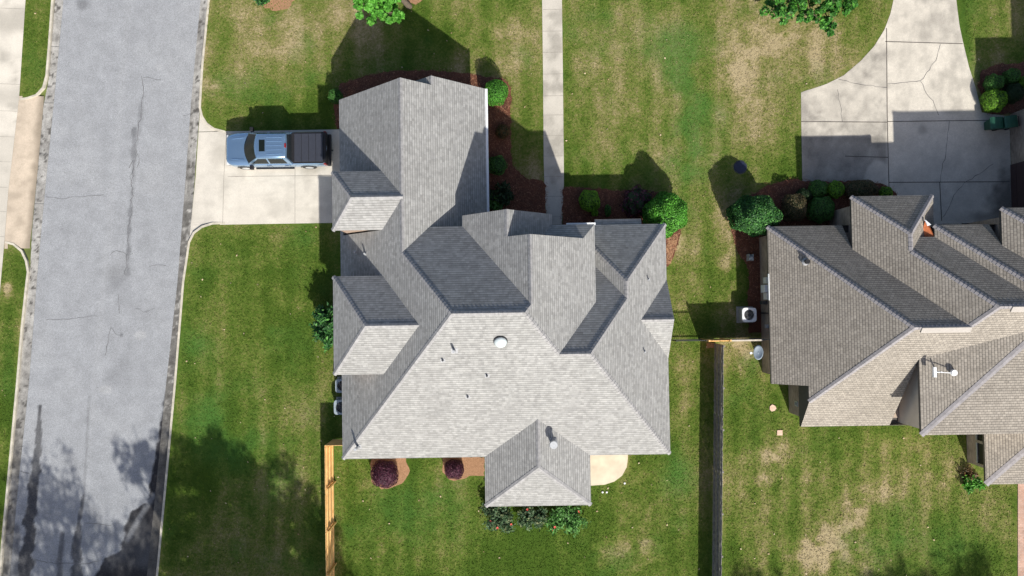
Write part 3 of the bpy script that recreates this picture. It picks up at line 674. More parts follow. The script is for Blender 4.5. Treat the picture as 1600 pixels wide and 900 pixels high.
caps([(v(WP, SP, Z), v(WP, NP, SP), WP, SP), (v(WP, NP, SP), v(NP, BE, SP), NP, SP), (v(NP, BE, SP), v(BE, EN, SP), BE, SP), (v(BE, EN, SP), v(EP, EN, SP), EN, SP), (v(EP, EN, SP), v(EP, SP, Z), EP, SP),
      (v(WP, GE, NP), v(WP, NP, SP), NP, WP), (v(BW, BE, NP), v(BW, BE, ('y', yB)), BW, BE), (v(BW, CE, ('y', yB)), v(BW, CE, ('y', yC)), BW, CE), (v(NP, BE, SP), v(BW, BE, NP), NP, BE),
      (v(EP, FN, Z), v(EP, FN, FW), EP, FN), (v(FW, FN, Z), v(EP, FN, FW), FW, FN), (v(EP, FN, FW), v(EP, FW, EN), FW, EP), (v(EP, FW, EN), v(EP, EN, SP), EN, EP), (v(GN, GS, EP), v(GN, GS, ('x', xE)), GN, GS)], M['capL'], RL['roof'])
caps([(v(WP, GE, NP), v(WP, GE, ('y', ygW)), WP, GE), (Vector((xg2, ygW + .05, zg2)), Vector((xg2, ygE, zg2)), G2W, GE)], M['capL'], RL['garage_roof'])
for k, dd, yy in ((1, d1, (y1s, y1n)), (2, d2, (y2s, y2n))):
    caps([(v(dd[0], dd[1], Zh), v(*dd), dd[0], dd[1]), (v(dd[0], dd[2], Zh), v(*dd), dd[0], dd[2]), (v(*dd), v(dd[1], dd[2], WP), dd[1], dd[2])], M['capL'], RL[('dormer', k)])
caps([(v(PW, PS, Z), v(PW, PE, PS), PW, PS), (v(PE, PS, Z), v(PW, PE, PS), PE, PS), (v(PW, PE, PS), v(PW, PE, SP), PW, PE)], M['capL'], RL['sunroom_roof'])
o = .4
walls([(xw + o, xbe - o, ys_ + o, ynm - o, ze - .15), (xw + o, xge - o, 3.0, ygW - o, ze - .15), (-6.5, xge - o, 9, ygE - o, ze - .15), (2.0, xE - o, ys_ + o, yEn - 1.6, ze - .15), (4.0, xE - o, 0, yF - o, ze - .15),
       (xcw + o, xbe - o, 0, yB - o, zh - .15), (xcw + o, xce - o, 0, yC - o, zh - .15), (-6.8, xcw + o, 0, ynm - o, zh - .15), (xw + o + .02, -6.5, y1s + .06, y1n - .06, zh - .15), (xw + o + .02, -6.5, y2s + .06, y2n - .06, zh - .15),
       (xpw + o, xpe - o, yP + o, -7, ze - .15), (4.9, 7.0, 4.0, 4.45, 2.5)], M['wallL'], houseL)
b = MB(); b.box(xge + .002, xge + .13, yC - .2, ygE, ze - .14, ze + .0); b.build('gutter', M['gutter'], houseL)
b = MB(); b.box(3.0, 4.64, yF + .004, yF + .13, ze - .1, ze + .02); b.build('gutter', M['gutter'], houseL)
b = MB(); b.box(xce + .02, 3.1, yEn + .004, yEn + .11, ze - .1, ze + .01); b.build('gutter', M['gutter'], houseL)
for yy in (9.7, 6.9): door(houseL, xw + o, yy, 2.5, 2.2, 'x', -1, 'white')
door(houseL, 2.6, yC - o - .9, 1.0, 2.1, 'y', 1, 'darkgray', 'front_door', 1)
for xx in (-7.5, -5, -2.8, 6.3): window(houseL, xx, ys_ + o, .9, 1.0, 1.5, 'y', -1)
for yy in (5.6, -.9): window(houseL, xw + o + .02, yy, 3.6, 1.0, 1.3, 'x', -1)
for xx in (0.2, 1.8): window(houseL, xx, yP + o, .8, 1.2, 1.5, 'y', -1)
for yy in (-6, -3.5, 2): window(houseL, xE - o, yy, .9, 1.0, 1.4, 'x', 1)

def onroof(px, py, planes, z_guess=6.0):
    """where the line of sight through a photo point meets a roof plane"""
    P = planes; z = z_guess
    for _ in range(30):
        g = G(px, py, z); z = P[0] * g.x + P[1] * g.y + P[2]
    return G(px, py, z)
M['flash'] = plain('dull_metal_flashing', (.3, .31, .33), .6, .2)
def vent(root, px, py, pl, r, h, mat='lightgray', flash=.16, cap=False, name='vent_pipe'):
    p = onroof(px, py, pl); n = Vector((-pl[0], -pl[1], 1)).normalized(); b = MB()
    b.tube(p - Vector((0, 0, .15)), p + Vector((0, 0, h - (.02 if cap else 0))), r, n=14)
    if cap: b.tube(p + Vector((0, 0, h * .78)), p + Vector((0, 0, h)), r * 1.5, r * 1.35, n=16)
    o = b.build(name, M[mat], root); f = MB(); q = n.to_track_quat('Z', 'Y').to_matrix().to_4x4()
    q = Matrix.Translation(p) @ q; f.box(-flash, flash, -flash, flash, .0, .014, q); f.tube(p, p + Vector((0, 0, .1)), r * 1.7, r * 1.1, n=14)
    f.build('flashing', M['flash'], o); return o
rf = RL['roof']
vent(rf, 710, 548, SP, .06, .6, 'lightgray', .17); vent(rf, 560, 698, SP, .075, .8, 'lightgray', .17)
for q in ((692, 563), (761, 587), (731, 620)): vent(rf, *q, SP, .045, .2, 'darkgray', .12)
vent(rf, 1013, 437, EP, .035, .28, 'lightgray', .08); vent(rf, 1007, 549.5, EP, .035, .28, 'lightgray', .08)
vent(rf, 571, 397, WP, .05, .3, 'lightgray', .1); vent(rf, 556, 394.5, WP, .04, .3, 'lightgray', .12)
vent(RL['sunroom_roof'], 864, 691, PE, .15, .8, 'lightgray', .24, cap=True, name='flue_pipe')
p = onroof(782, 533, SP); n = Vector((0, -ps, 1)).normalized(); qm = Matrix.Translation(p) @ n.to_track_quat('Z', 'Y').to_matrix().to_4x4()
b = MB(); b.tube(qm @ Vector((0, 0, -.02)), qm @ Vector((0, 0, .1)), .36, .33, n=32); sk = b.build('skylight', M['darkgray'], rf)
dv = []; df = []
for i in range(7):
    a = i / 6 * math.pi / 2
    for j in range(28): w_ = j / 28 * 2 * math.pi; dv.append(qm @ Vector((.315 * math.cos(a) * math.cos(w_), .315 * math.cos(a) * math.sin(w_), .1 + .16 * math.sin(a))))
for i in range(6):
    for j in range(28): k = (j + 1) % 28; df.append((i * 28 + j, i * 28 + k, (i + 1) * 28 + k, (i + 1) * 28 + j))
M['dome'] = plain('frosted_skylight_dome', (.46, .52, .54), .3, var=.03)
raw('dome', dv, df, M['dome'], sk, smooth=True)

# ------------------------------------------------------------ tan-roofed house
zA, xaw, yan, qw, qn, qs, zS, yas, xas, yaws = 2.52, 14.433, 4.243, .779, .779, .774, 2.561, -7.097, 16.025, -4.663
zB, xb, ybn, xbe2, y2_, zC, xc, yc, zD, xd, yd, pcw, pcs = 3.661, 18.671, 5.712, 23.19, 4.767, 5.618, 21.014, -7.081, 3.0, 26.025, -10.367, .225, .227
xc3, y3, z3, zE, xe, ye = 22.516, 3.928, 4.807, 5.766, 25.445, 4.674
AW = (qw, 0, zA - qw * xaw); AN = (0, -qn, zA + qn * yan); AS = (0, qs, zS - qs * yas); BW2 = (qw, 0, zB - qw * xb); BN2 = (0, -qn, zB + qn * ybn); BE2 = (-qw, 0, zB + qw * xbe2)
N2 = (0, -qn, zB + qn * y2_); CW = (pcw, 0, zC - pcw * xc); CS = (0, pcs, zC - pcs * yc); DW = (pcw, 0, zD - pcw * xd); DS = (0, pcs, zD - pcs * yd)
W3 = (qw, 0, z3 - qw * xc3); N3 = (0, -qn, z3 + qn * y3); EW = (qw, 0, zE - qw * xe); EN2 = (0, -qn, zE + qn * ye); EA = (-qw, 0, zA + qw * 38.5)
CEa = (-pcw, 0, zC + pcw * 37); DEa = (-pcw, 0, zD + pcw * 37)
x5, y5, z5 = 29.75, 11.5, 3.7; W5 = (qw, 0, z5 - qw * x5); E5 = (-qw, 0, z5 + qw * 37.5)
houseR = empty('brick_house', (26, 0, 0), 'brown brick house with a tan shingle roof and pale hip caps, at the right', 'house')
bpR = (26, 0, 0)
blR = [dict(part='roof', rect=(xaw, xas, yaws, yan), planes=[AW, AN, AS], z0=zA),
       dict(part='roof', rect=(xas, 38, yas, yan), planes=[AW, AN, AS, EA], z0=zA),
       dict(part='roof', rect=(xb, 38, -3.5, 3.3), planes=[BW2, N2, AS, EA], z0=zB - .002),
       dict(part='roof', rect=(xb, xbe2, -.5, ybn), planes=[BW2, BN2, BE2], z0=zB),
       dict(part='roof', rect=(xc3, 38, -3.6, y3), planes=[W3, N3, AS, EA], z0=z3),
       dict(part='roof', rect=(xe, 38, -3.7, ye), planes=[EW, EN2, AS, EA], z0=zE),
       dict(part='rear_roof', rect=(xc, 37, yc, -1.0), planes=[CW, CS, CEa], z0=zC),
       dict(part='porch_roof', rect=(xd, 37, yd, -6.6), planes=[DW, DS, DEa], z0=zD),
       dict(part='garage_roof', rect=(x5, 37.5, 3.0, y5), planes=[W5, E5, (0, -qn, z5 + qn * y5)], z0=z5),
       dict(part='upper_roof', rect=(32.9, 40.5, 3.6, 11.9), planes=[(qw, 0, 6.0 - qw * 32.9), (-qw, 0, 6.0 + qw * 40.5), (0, -qn, 6.0 + qn * 11.9), (0, qn, 6.0 - qn * 3.6)], z0=6.0)]
def shift(o, d):
    o.data.transform(Matrix.Translation((-d[0], -d[1], -d[2])))
RR = roofs(blR, [M['shingleR'], M['fasciaR']], houseR)
caps([(v(AW, AN, ('z', zA)), v(AW, AN, AS), AW, AN), (v(AW, AN, AS), v(AW, AS, ('x', xas)), AW, AS), (v(AW, AN, AS), v(AN, BW2, AS), AN, AS), (v(BW2, N2, AS), v(AN, BW2, AS), BW2, AS),
      (v(BW2, N2, BE2), v(BW2, N2, AS), BW2, N2), (v(BW2, BN2, ('z', zB)), v(BW2, BN2, BE2), BW2, BN2), (v(BE2, BN2, ('z', zB)), v(BW2, BN2, BE2), BE2, BN2), (v(BW2, BN2, BE2), v(BW2, BE2, N2), BW2, BE2),
      (v(W3, N3, ('z', z3)), v(W3, N3, AS), W3, N3), (v(EW, EN2, ('z', zE)), v(EW, EN2, AS), EW, EN2), (v(BW2, N2, AS), v(W3, N2, AS), N2, AS)], M['capR'], RR['roof'], w=.14)
caps([(v(CW, CS, ('z', zC)), v(CW, CS, CEa), CW, CS)], M['capR'], RR['rear_roof'], w=.15); caps([(v(DW, DS, ('z', zD)), v(DW, DS, DEa), DW, DS)], M['capR'], RR['porch_roof'], w=.17)
# metal ridge vents seen as pale strips on the sunny side of both ridges
def ridgevent(a, c, pl):
    nrm = Vector((-pl[0], -pl[1], 1)).normalized(); dn = Vector((0, -1, -pl[1])).normalized(); b = MB(); up = nrm * .07
    b.quad(a + up * .9, a + dn * .32 + up, c + dn * .32 + up, c + up * .9); b.quad(a + dn * .32 + up, a + dn * .32, c + dn * .32, c + dn * .32 + up)
    b.quad(a, a + dn * .32, a + dn * .32 + up, a + up * .9); b.quad(c, c + up * .9, c + dn * .32 + up, c + dn * .32); b.quad(a + up * .9, c + up * .9, c - dn * .02, a - dn * .02)
    return b.build('ridge_vent', M['ventR'], RR['roof'])
M['ventR'] = plain('pale_ridge_vent_metal', (.33, .31, .29), .8, var=.08)
a = v(AW, AN, AS); ridgevent(a + Vector((.35, 0, 0)), a + Vector((2.85, 0, 0)), AS)
a = v(BW2, N2, AS); ridgevent(a + Vector((.6, 0, 0)), a + Vector((3.2, 0, 0)), AS)
wl = [(xaw + o, 30, yaws + o, yan - o, zA - .15), (xas + .35, 36, yas + o, yan - o - .1, zS - .1), (xb + o, xbe2 - o, 0, ybn - o, zB - .15), (xb + o + .1, 36, -2, 2.9, zB - .12), (xc3 + o, 36, 0, y3 - o, z3 - .15),
      (xe + o, 36, 0, ye - o, zE - .15), (x5 + o, 37, 3.4, y5 - o, z5 - .15), (33.3, 40.1, 4.0, 11.5, 5.85)]
walls(wl, M['wallR'], houseR)
walls([(xc + .6, 36, yc + .12, -2.2, zC - .15)], M['stucco'], houseR, 'rear_wall', 1.0)
# screened porch under the low rear roof: brick knee wall, posts, dark screens
px0 = 26.95; b = MB(); b.box(px0, px0 + .15, yd + .55, yc + .9, 0, .85); b.box(px0 + .15, 36, yd + .55, yd + .7, 0, .85); b.build('knee_wall', M['wallR'], houseR)
M['screenlit'] = plain('porch_screen_painted_reflection', (.11, .115, .115), .5); b = MB(); b.box(px0 + .03, px0 + .045, yc - .6, yc + .85, .96, zD - .2); b.build('porch_screen', M['screenlit'], houseR)  # lighter panel paints the reflection on the north part of the dark screen
b = MB(); b.box(px0 + .05, px0 + .09, yd + .6, yc + .8, .85, zD - .15); b.box(px0 + .1, 36, yd + .6, yd + .64, .85, zD - .15); b.build('porch_screen', M['black'], houseR)
for yy in (yd + .55, yd + 1.9, yc + .4):
    b = MB(); b.box(px0 - .03, px0 + .14, yy, yy + .16, .85, zD - .14); b.build('porch_post', M['trimR'], houseR)
b = MB(); b.box(px0 - .02, px0 + .03, yd + .55, yc + .9, .85, .95); b.build('porch_rail', M['lightgray'], houseR)
b = MB(); b.box(xaw - .012, xaw + .03, .05, 1.55, zA - .12, zA + .03); b.build('drip_edge', M['gutter'], houseR)
# copper valley flashing between the steep roofs, and its white cap
b = MB(); p1 = G(1445.5, 345, 4.6); p2 = G(1438.5, 371, 4.35); p3 = G(1461, 372, 4.75); p4 = G(1452, 352, 4.75)
b.quad(p1, p2, p3, p4); b.quad(p1 - Vector((0, 0, .6)), p4 - Vector((0, 0, .6)), p3 - Vector((0, 0, .6)), p2 - Vector((0, 0, .6))); b.quad(p2, p2 - Vector((0, 0, .6)), p3 - Vector((0, 0, .6)), p3); b.quad(p4, p4 - Vector((0, 0, .6)), p1 - Vector((0, 0, .6)), p1)
b.build('valley_flashing', M['copper'], RR['roof'])
b = MB(); q = [G(1445, 343, 4.82), G(1450, 353, 4.84), G(1455, 351, 4.84), G(1448, 345, 4.82)]; b.quad(*q); b.quad(*[w - Vector((0, 0, .05)) for w in q[::-1]]); b.build('gutter_end', M['gutter'], RR['roof'])
b = MB(); p = G(1564, 381, 5.3); b.tube(p - Vector((.15, .25, .3)), p + Vector((.0, .2, .1)), .14, .02, 4); b.build('valley_flashing', M['copper'], RR['roof'])
door(houseR, x5 + o, 6.2, 3.6, 2.4, 'x', -1, 'gdoor' if 'gdoor' in M else 'black', rows=5)
vent(RR['roof'], 1259, 409, AW, .13, .28, 'black', .17); 
M['boxbeige'] = plain('pale_meter_box', (.7, .69, .64), .6)
def mbox(px, py, z, w, h, d, mat, name='meter_box'):
    p = G(px, py, z); x = xaw + o; b = MB(); b.box(x - d, x - .002, p.y - w / 2, p.y + w / 2, z - h, z); return b.build(name, M[mat], houseR, bevel=.01)
mbox(1191, 438, 1.7, .36, .55, .24, 'boxbeige' if 'boxbeige' in M else 'lightgray'); mbox(1190, 451, 1.75, .44, .7, .34, 'white'); mbox(1191, 463, 1.7, .38, .55, .24, 'boxbeige'); mbox(1189, 473, 1.2, .2, .5, .3, 'darkgray'); mbox(1189, 510, 1.3, .22, .3, .15, 'lightgray')
window(houseR, xas + .35, -6.0, 1.0, .3, .4, 'x', -1, 'lightgray')
b = MB(); b.tube((xaw + o - .02, -.7, .1), (xaw + o - .02, -.7, 2.2), .04); b.build('downpipe', M['darkgray'], houseR)
for ch in houseR.children_recursive:
    if ch.parent == houseR: ch.location = (-26, 0, 0)

# ------------------------------------------------------------ antenna on the tan roof, satellite dish
p = onroof(1462, 580, CW)
r_ = empty('rooftop_antenna', p, 'white antenna on a short mast on the tan roof at the right', 'antenna')
b = MB(); b.tube((0, 0, -.05), (0, 0, .5), .035); b.build('mast', M['white'], r_)
b = MB(); b.tube((-.26, 0, .42), (.6, -.06, .36), .022); b.build('boom', M['white'], r_)
b = MB(); b.box(-.4, -.24, -.26, .26, .36, .5); b.build('reflector_panel', M['white'], r_, bevel=.02)
b = MB(); b.tube((.72, -.06, .3), (.72, -.06, .42), .17, .15, 24); b.build('receiver', M['white'], r_)
p = G(1185, 551, 2.0)
r_ = empty('satellite_dish', p, 'oval pale blue gray satellite dish mounted beside the brown brick wall', 'satellite dish')
dv = []; df = []; n = 28
for i in range(6):
    for j in range(n): a = j / n * 6.28318; rr = i / 5; dv.append((.27 * rr * math.cos(a), .42 * rr * math.sin(a), .08 * rr * rr))
for i in range(5):
    for j in range(n): k = (j + 1) % n; df.append((i * n + j, i * n + k, (i + 1) * n + k, (i + 1) * n + j))
dd = raw('dish', dv, df, M['acgray'], r_, smooth=True); dd.rotation_euler = (rad(-8), rad(-22), rad(-4)); sm = dd.modifiers.new('Solidify', 'SOLIDIFY'); sm.thickness = .02
b = MB(); b.tube((0, 0, -.03), (.42, 0, -.35), .03); b.build('bracket_arm', M['lightgray'], r_); b = MB(); b.tube((-.25, -.02, -.05), (-.5, -.02, .2), .015); b.build('feed_arm', M['lightgray'], r_)
b = MB(); b.box(-.56, -.44, -.06, .06, .16, .26); b.build('feedhorn', M['white'], r_, bevel=.01)

# ------------------------------------------------------------ air conditioners
def ac(px, py, s, h, label, group=None, mat='acgray', top='acgray'):
    p = G(px, py, h); r = empty('air_conditioner', (p.x, p.y, 0), label, 'air conditioner', group)
    b = MB(); b.box(-s / 2, s / 2, -s / 2, s / 2, .06, h - .2); b.build('cabinet', M[mat], r, bevel=.06)
    t = MB(); R0 = s * .38; n = 32; hs = s / 2 + .01
    for i in range(n):
        a0, a1 = 6.28318 * i / n, 6.28318 * (i + 1) / n
        def sq(a):
            c, s_ = math.cos(a), math.sin(a); e = 6; k = (abs(c) ** e + abs(s_) ** e) ** (-1 / e); return (hs * c * k, hs * s_ * k)
        A, B_ = sq(a0), sq(a1); a = (R0 * math.cos(a0), R0 * math.sin(a0)); c = (R0 * math.cos(a1), R0 * math.sin(a1))
        t.quad((*a, h), (*A, h), (*B_, h), (*c, h)); t.quad((*A, h), (*A, h - .25), (*B_, h - .25), (*B_, h)); t.quad((*a, h), (*c, h), (*c, h - .15), (*a, h - .15))
    t.build('top_cover', M[top], r)
    f = MB(); f.tube((0, 0, h - .17), (0, 0, h - .16), R0 * 1.0, n=28); f.build('fan_well', M['black'], r)
    f = MB(); f.tube((0, 0, h - .15), (0, 0, h - .04), .07)
    for k in range(3):
        a = k * 2.094 + .5; m = Matrix.Rotation(a, 4, 'Z') @ Matrix.Rotation(.3, 4, 'X'); f.box(.05, R0 * .92, -.1, .1, h * 0 - .005, .005, Matrix.Translation((0, 0, h - .1)) @ m)
    f.build('fan_blades', M['darkgray'], r)
    g = MB()
    for k in range(3): 
        rr = R0 * (.4 + .22 * k); 
        for i in range(20): a0, a1 = i * .314159, (i + 1) * .314159; g.tube((rr * math.cos(a0), rr * math.sin(a0), h), (rr * math.cos(a1), rr * math.sin(a1), h), .004, n=4, cap=False)
    g.build('fan_grille', M['lightgray'], r)
    s_ = MB(); s_.box(-s / 2 - .08, s / 2 + .08, -s / 2 - .08, s / 2 + .08, .0, .06); s_.build('base_pad', M['concretePad'], r); return r
M['concretePad'] = plain('pad_concrete', (.35, .34, .31), .9)
ac(1171, 492, .82, .9, 'white topped air conditioner beside the brown brick wall, in deep shade', mat='lightgray', top='white')
ac(534.5, 603, .78, .85, 'blue gray air conditioner under the eave, nearer to the upper dormer', 'air conditioners under the west eave')
ac(533, 636.5, .84, .9, 'blue gray air conditioner under the eave, nearer to the yellow fence', 'air conditioners under the west eave')
p = G(1174, 402, .5); r_ = empty('hose_reel', (p.x, p.y, 0), 'small white hose reel on the shaded ground beside the brown brick wall', 'hose reel')
b = MB(); b.box(-.14, -.1, -.2, .2, 0, .5); b.box(.1, .14, -.2, .2, 0, .5); b.box(-.14, .14, -.03, .03, .45, .5); b.build('frame', M['lightgray'], r_)
b = MB(); b.tube((-.12, 0, .3), (.12, 0, .3), .17, n=20); b.build('drum', M['acgray'], r_)

# ------------------------------------------------------------ fences
fn = empty('wooden_fence', (0, 0, 0), 'fresh yellow pine privacy fence running from the gray house to the bottom edge', 'fence')
A0 = G(521, 686.5); Bf = G(521, 1060); hF = 1.9; L = A0.y - Bf.y
b = MB(); y = Bf.y; rr = random.Random(4)
while y < A0.y: b.box(A0.x - .012, A0.x + .012, y, y + .135, .04, hF + rr.uniform(-.012, .012)); y += .142
x = A0.x
while x < xw + o: b.box(x, x + .135, A0.y - .012, A0.y + .012, .04, hF + rr.uniform(-.012, .012)); x += .142
b.build('board_panel', M['newwood'], fn)
for zr in (.35, 1.0, 1.62):
    b = MB(); b.box(A0.x + .013, A0.x + .055, Bf.y, A0.y - .02, zr - .045, zr + .045); b.build('rail', M['newwood'], fn)
    b = MB(); b.box(A0.x + .06, xw + o, A0.y - .055, A0.y - .013, zr - .045, zr + .045); b.build('rail', M['newwood'], fn)
M['postwood'] = plain('green_tinted_posts', (.5, .33, .12), .85, var=.15)
yy = A0.y - .1
while yy > Bf.y:
    b = MB(); b.box(A0.x + .056, A0.x + .146, yy - .045, yy + .045, 0, hF - .08); b.build('post', M['postwood'], fn); yy -= 2.42
fo = empty('wooden_fence', (G(1116, 536).x, G(1116, 536).y, 0), 'old weathered gray board fence standing between the two back yards', 'fence')
A1 = G(1116, 536); x1b = G(1111, 1060)
b = MB(); y = 0.0; Lf = A1.y - x1b.y; sl = (x1b.x - A1.x) / Lf
while y < Lf:
    xx = sl * y + rr.uniform(-.012, .012); b.box(xx - .011, xx + .011, -y - .135, -y, .03, 1.88 + rr.uniform(-.03, .03)); y += .145
b.build('board_panel', M['oldwood'], fo)
for zr in (.4, 1.1, 1.7):
    b = MB(); b.quad((-.07, 0, zr - .045), (-.07 + sl * Lf, -Lf, zr - .045), (-.07 + sl * Lf, -Lf, zr + .045), (-.07, 0, zr + .045)); b.quad((-.07, 0, zr + .045), (-.07 + sl * Lf, -Lf, zr + .045), (-.012 + sl * Lf, -Lf, zr + .045), (-.012, 0, zr + .045)); b.build('rail', M['oldwood'], fo)
y = .1
while y < Lf:
    b = MB(); b.box(sl * y + .013, sl * y + .11, -y - .05, -y + .05, 0, 1.8); b.build('post', M['oldwood'], fo); y += 2.4
# cross fence between the houses
gy = G(1100, 530).y
gt = empty('garden_gate', (G(1096, 530).x, gy, 0), 'orange stained wooden gate closing the gap between the two houses', 'gate'); w_ = G(1128, 530).x - G(1096, 530).x - .1
b = MB(); x = 0.0
while x < w_ - .1: b.box(x, x + .135, -.012, .012, .06, 1.85); x += .142
b.build('board_panel', M['newwood'], gt); [MB().box(0, w_, -.055, -.013, q_, q_ + .09).build('rail', M['newwood'], gt) for q_ in (.3, 1.5)]
for xx in (-.1, w_ + .0): b = MB(); b.box(xx, xx + .09, -.05, .05, 0, 1.95); b.build('post', M['newwood'], gt)
b = MB(); b.box(w_ - .16, w_ - .06, -.08, -.056, .95, 1.05); b.build('latch', M['darkgray'], gt)
mf = empty('metal_fence', (G(1047, 530).x, gy, 0), 'thin dark metal picket fence between the gray house wall and the wooden gate', 'fence'); w_ = G(1096, 530).x - G(1047, 530).x - .12
[MB().box(0, w_, -.02, .02, q_, q_ + .05).build('rail', M['darkgray'], mf) for q_ in (.15, 1.4)]
b = MB(); x = .06
while x < w_: b.box(x - .009, x + .009, -.009, .009, .05, 1.52); x += .12
b.build('pickets', M['darkgray'], mf)
for xx in (0, w_ - .05): b = MB(); b.box(xx, xx + .06, -.03, .03, 0, 1.6); b.build('post', M['darkgray'], mf)
wf = empty('wooden_fence', (G(1128.2, 530).x, gy, 0), 'short pale board fence joining the gate to the brown brick wall', 'fence'); w_ = xaw + o - G(1128.2, 530).x
b = MB(); x = 0.0
while x < w_ - .1: b.box(x, x + .135, -.012, .012, .04, 1.85); x += .142
b.build('board_panel', M['oldwood'], wf); M['palewood'] = plain('pale_weathered_wood', (.5, .45, .38), .9, var=.15); MB().box(0, w_, -.055, -.013, .3, .39).build('rail', M['oldwood'], wf); MB().box(0, w_ - .6, -.055, .035, 1.83, 1.88).build('top_rail', M['palewood'], wf)

# ------------------------------------------------------------ pickup truck (front at -x)
tp = G(434, 231.3, 1.2); TX = G(354, 231, .95).x
tr = empty('pickup_truck', (TX, tp.y, .01), 'silver blue pickup truck with a black tonneau cover parked on the pale driveway', 'pickup truck', rz=rad(-.3))
def loft(name, st, mat, sec, parent, smooth=True, capends=True, sub=0, crease=None):
    vs = []; fs = []; n = None
    for s_ in st:
        ring = sec(s_); n = len(ring); vs += [(s_[0] + q[2] if len(q) > 2 else s_[0], q[0], q[1]) for q in ring]
    for i in range(len(st) - 1):
        for j in range(n): k = (j + 1) % n; fs.append((i * n + j, i * n + k, (i + 1) * n + k, (i + 1) * n + j))
    if capends: fs.append(tuple(range(n))[::-1]); fs.append(tuple(range((len(st) - 1) * n, len(st) * n)))
    o = raw(name, vs, fs, mat, parent, smooth=smooth)
    bm = bmesh.new(); bm.from_mesh(o.data); bmesh.ops.recalc_face_normals(bm, faces=bm.faces[:]); bm.to_mesh(o.data); bm.free()
    if smooth: o.modifiers.new('es', 'EDGE_SPLIT').split_angle = rad(38)
    return o
def bodysec(s_):
    x, hw, zb, zt, cr = s_; bow = .0 if x > .7 else 0
    half = [(hw * .90, zb), (hw * .985, zb + .12), (hw, zb + .32), (hw * .99, zt - .2), (hw * .965, zt - .07), (hw * .9, zt - .015), (hw * .78, zt + cr * .5), (hw * .74, zt + cr * .85), (hw * .62, zt + cr * .55), (hw * .3, zt + cr * .8), (0, zt + cr)]
    return [(-y, z) for y, z in half] + [(y, z) for y, z in half[::-1][1:]]
body = loft('body', [(0.0, .66, .52, .98, .0), (.05, .78, .42, 1.03, .02), (.16, .88, .36, 1.07, .03), (.34, .95, .34, 1.1, .04), (.7, .985, .34, 1.135, .05), (1.15, 1.0, .34, 1.165, .05), (1.35, 1.0, .34, 1.17, .03), (2.2, 1.0, .34, 1.16, .0),
                     (3.8, 1.0, .34, 1.17, .0), (3.98, 1.0, .34, 1.2, .0), (4.02, 1.0, .36, 1.27, .0), (5.75, .99, .38, 1.27, .0), (5.93, .965, .42, 1.25, .0)], M['paint'], bodysec, tr)
# hood edges crease: two raised strips
for sy in (-1, 1):
    b = MB(); b.tube((.42, sy * .6, 1.135), (1.12, sy * .66, 1.205), .03, .03, 8); b.build('hood_crease', M['paint'], tr, smooth=True)
# cabin: curved windscreen, tapered roof
def cab(z, hw, xf, xb_, bowf, bowb, n=9):
    P = [];
    for i in range(n): t = -1 + 2 * i / (n - 1); P.append((xf + bowf * t * t, t * hw, z))
    for i in range(n): t = 1 - 2 * i / (n - 1); P.append((xb_ - bowb * t * t, t * hw, z))
    return P
rings = [cab(1.14, .93, 1.08, 4.0, .28, .0), cab(1.2, .92, 1.14, 3.99, .28, .02), cab(1.84, .72, 1.98, 3.84, .12, .03), cab(1.895, .68, 2.08, 3.79, .1, .03), cab(1.925, .6, 2.2, 3.7, .08, .02), cab(1.94, .3, 2.4, 3.5, .0, .0)]
vs = [p for r in rings for p in r]; n = 18; fs = []
for i in range(len(rings) - 1):
    for j in range(n): k = (j + 1) % n; fs.append((i * n + j, i * n + k, (i + 1) * n + k, (i + 1) * n + j))
fs.append(tuple(range((len(rings) - 1) * n, len(rings) * n))); cb = raw('cab', vs, fs, M['paint'], tr, smooth=True); cb.modifiers.new('es', 'EDGE_SPLIT').split_angle = rad(35)
def lerp3(a, c, t): return tuple(a[i] + (c[i] - a[i]) * t for i in range(3))
# windscreen follows the ring between 1.2 and 1.84
A_, B_ = rings[1][:9], rings[2][:9]; vs = []; fs = []
for i in range(9):
    t0, t1 = .02, .97
    for t in (t0, t1):
        p = lerp3(A_[i], B_[i], t); vs.append((p[0] - .012, p[1] * (.955 if t == t0 else .95), p[2] + .012))
for i in range(8): fs.append((2 * i, 2 * i + 1, 2 * i + 3, 2 * i + 2))
ws = raw('windshield', vs, fs, M['autoglass'] if 'autoglass' in M else M['glass'], tr, smooth=True)
b = MB(); b.tube((1.28, -.1, 1.225), (1.34, -.72, 1.235), .012, n=6); b.tube((1.28, .55, 1.225), (1.26, -.02, 1.225), .012, n=6); b.build('wiper', M['black'], ws)
vs = []; A_, B_ = rings[1][9:], rings[2][9:]; fs = []
for i in range(9):
    for t in (.15, .9): p = lerp3(A_[i], B_[i], t); vs.append((p[0] + .012, p[1] * .9, p[2] + .004))
for i in range(8): fs.append((2 * i, 2 * i + 2, 2 * i + 3, 2 * i + 1))
raw('rear_window', vs, fs, M['glass'], tr, smooth=True)
def sidewin(sy, xa, xb2, xc_, xd_):                          # on the sloping cab side between z 1.2 and 1.84
    def yy(z): return sy * (.92 + (.72 - .92) * (z - 1.2) / .64 + .008)
    z0, z1 = 1.24, 1.76; b = MB(); q = [(xa, yy(z0), z0), (xb2, yy(z0), z0), (xc_, yy(z1), z1), (xd_, yy(z1), z1)]
    if sy > 0: q = q[::-1]
    b.quad(*q); return b.build('side_window', M['autoglass'], tr)
for sy in (-1, 1): sidewin(sy, 1.62, 2.62, 2.62, 2.14); sidewin(sy, 2.72, 3.72, 3.6, 2.72)
b = MB(); b.box(2.28, 2.62, -.34, .34, 1.925, 1.947); b.build('sunroof', M['autoglass'], tr, bevel=.008)
for yy in (-.5, -.25, .0, .25, .5):
    if abs(yy) < .6: b = MB(); b.tube((2.72, yy, 1.93), (3.62, yy * .96, 1.925), .03, .03, 8); b.build('roof_rib', M['paint'], tr, smooth=True)
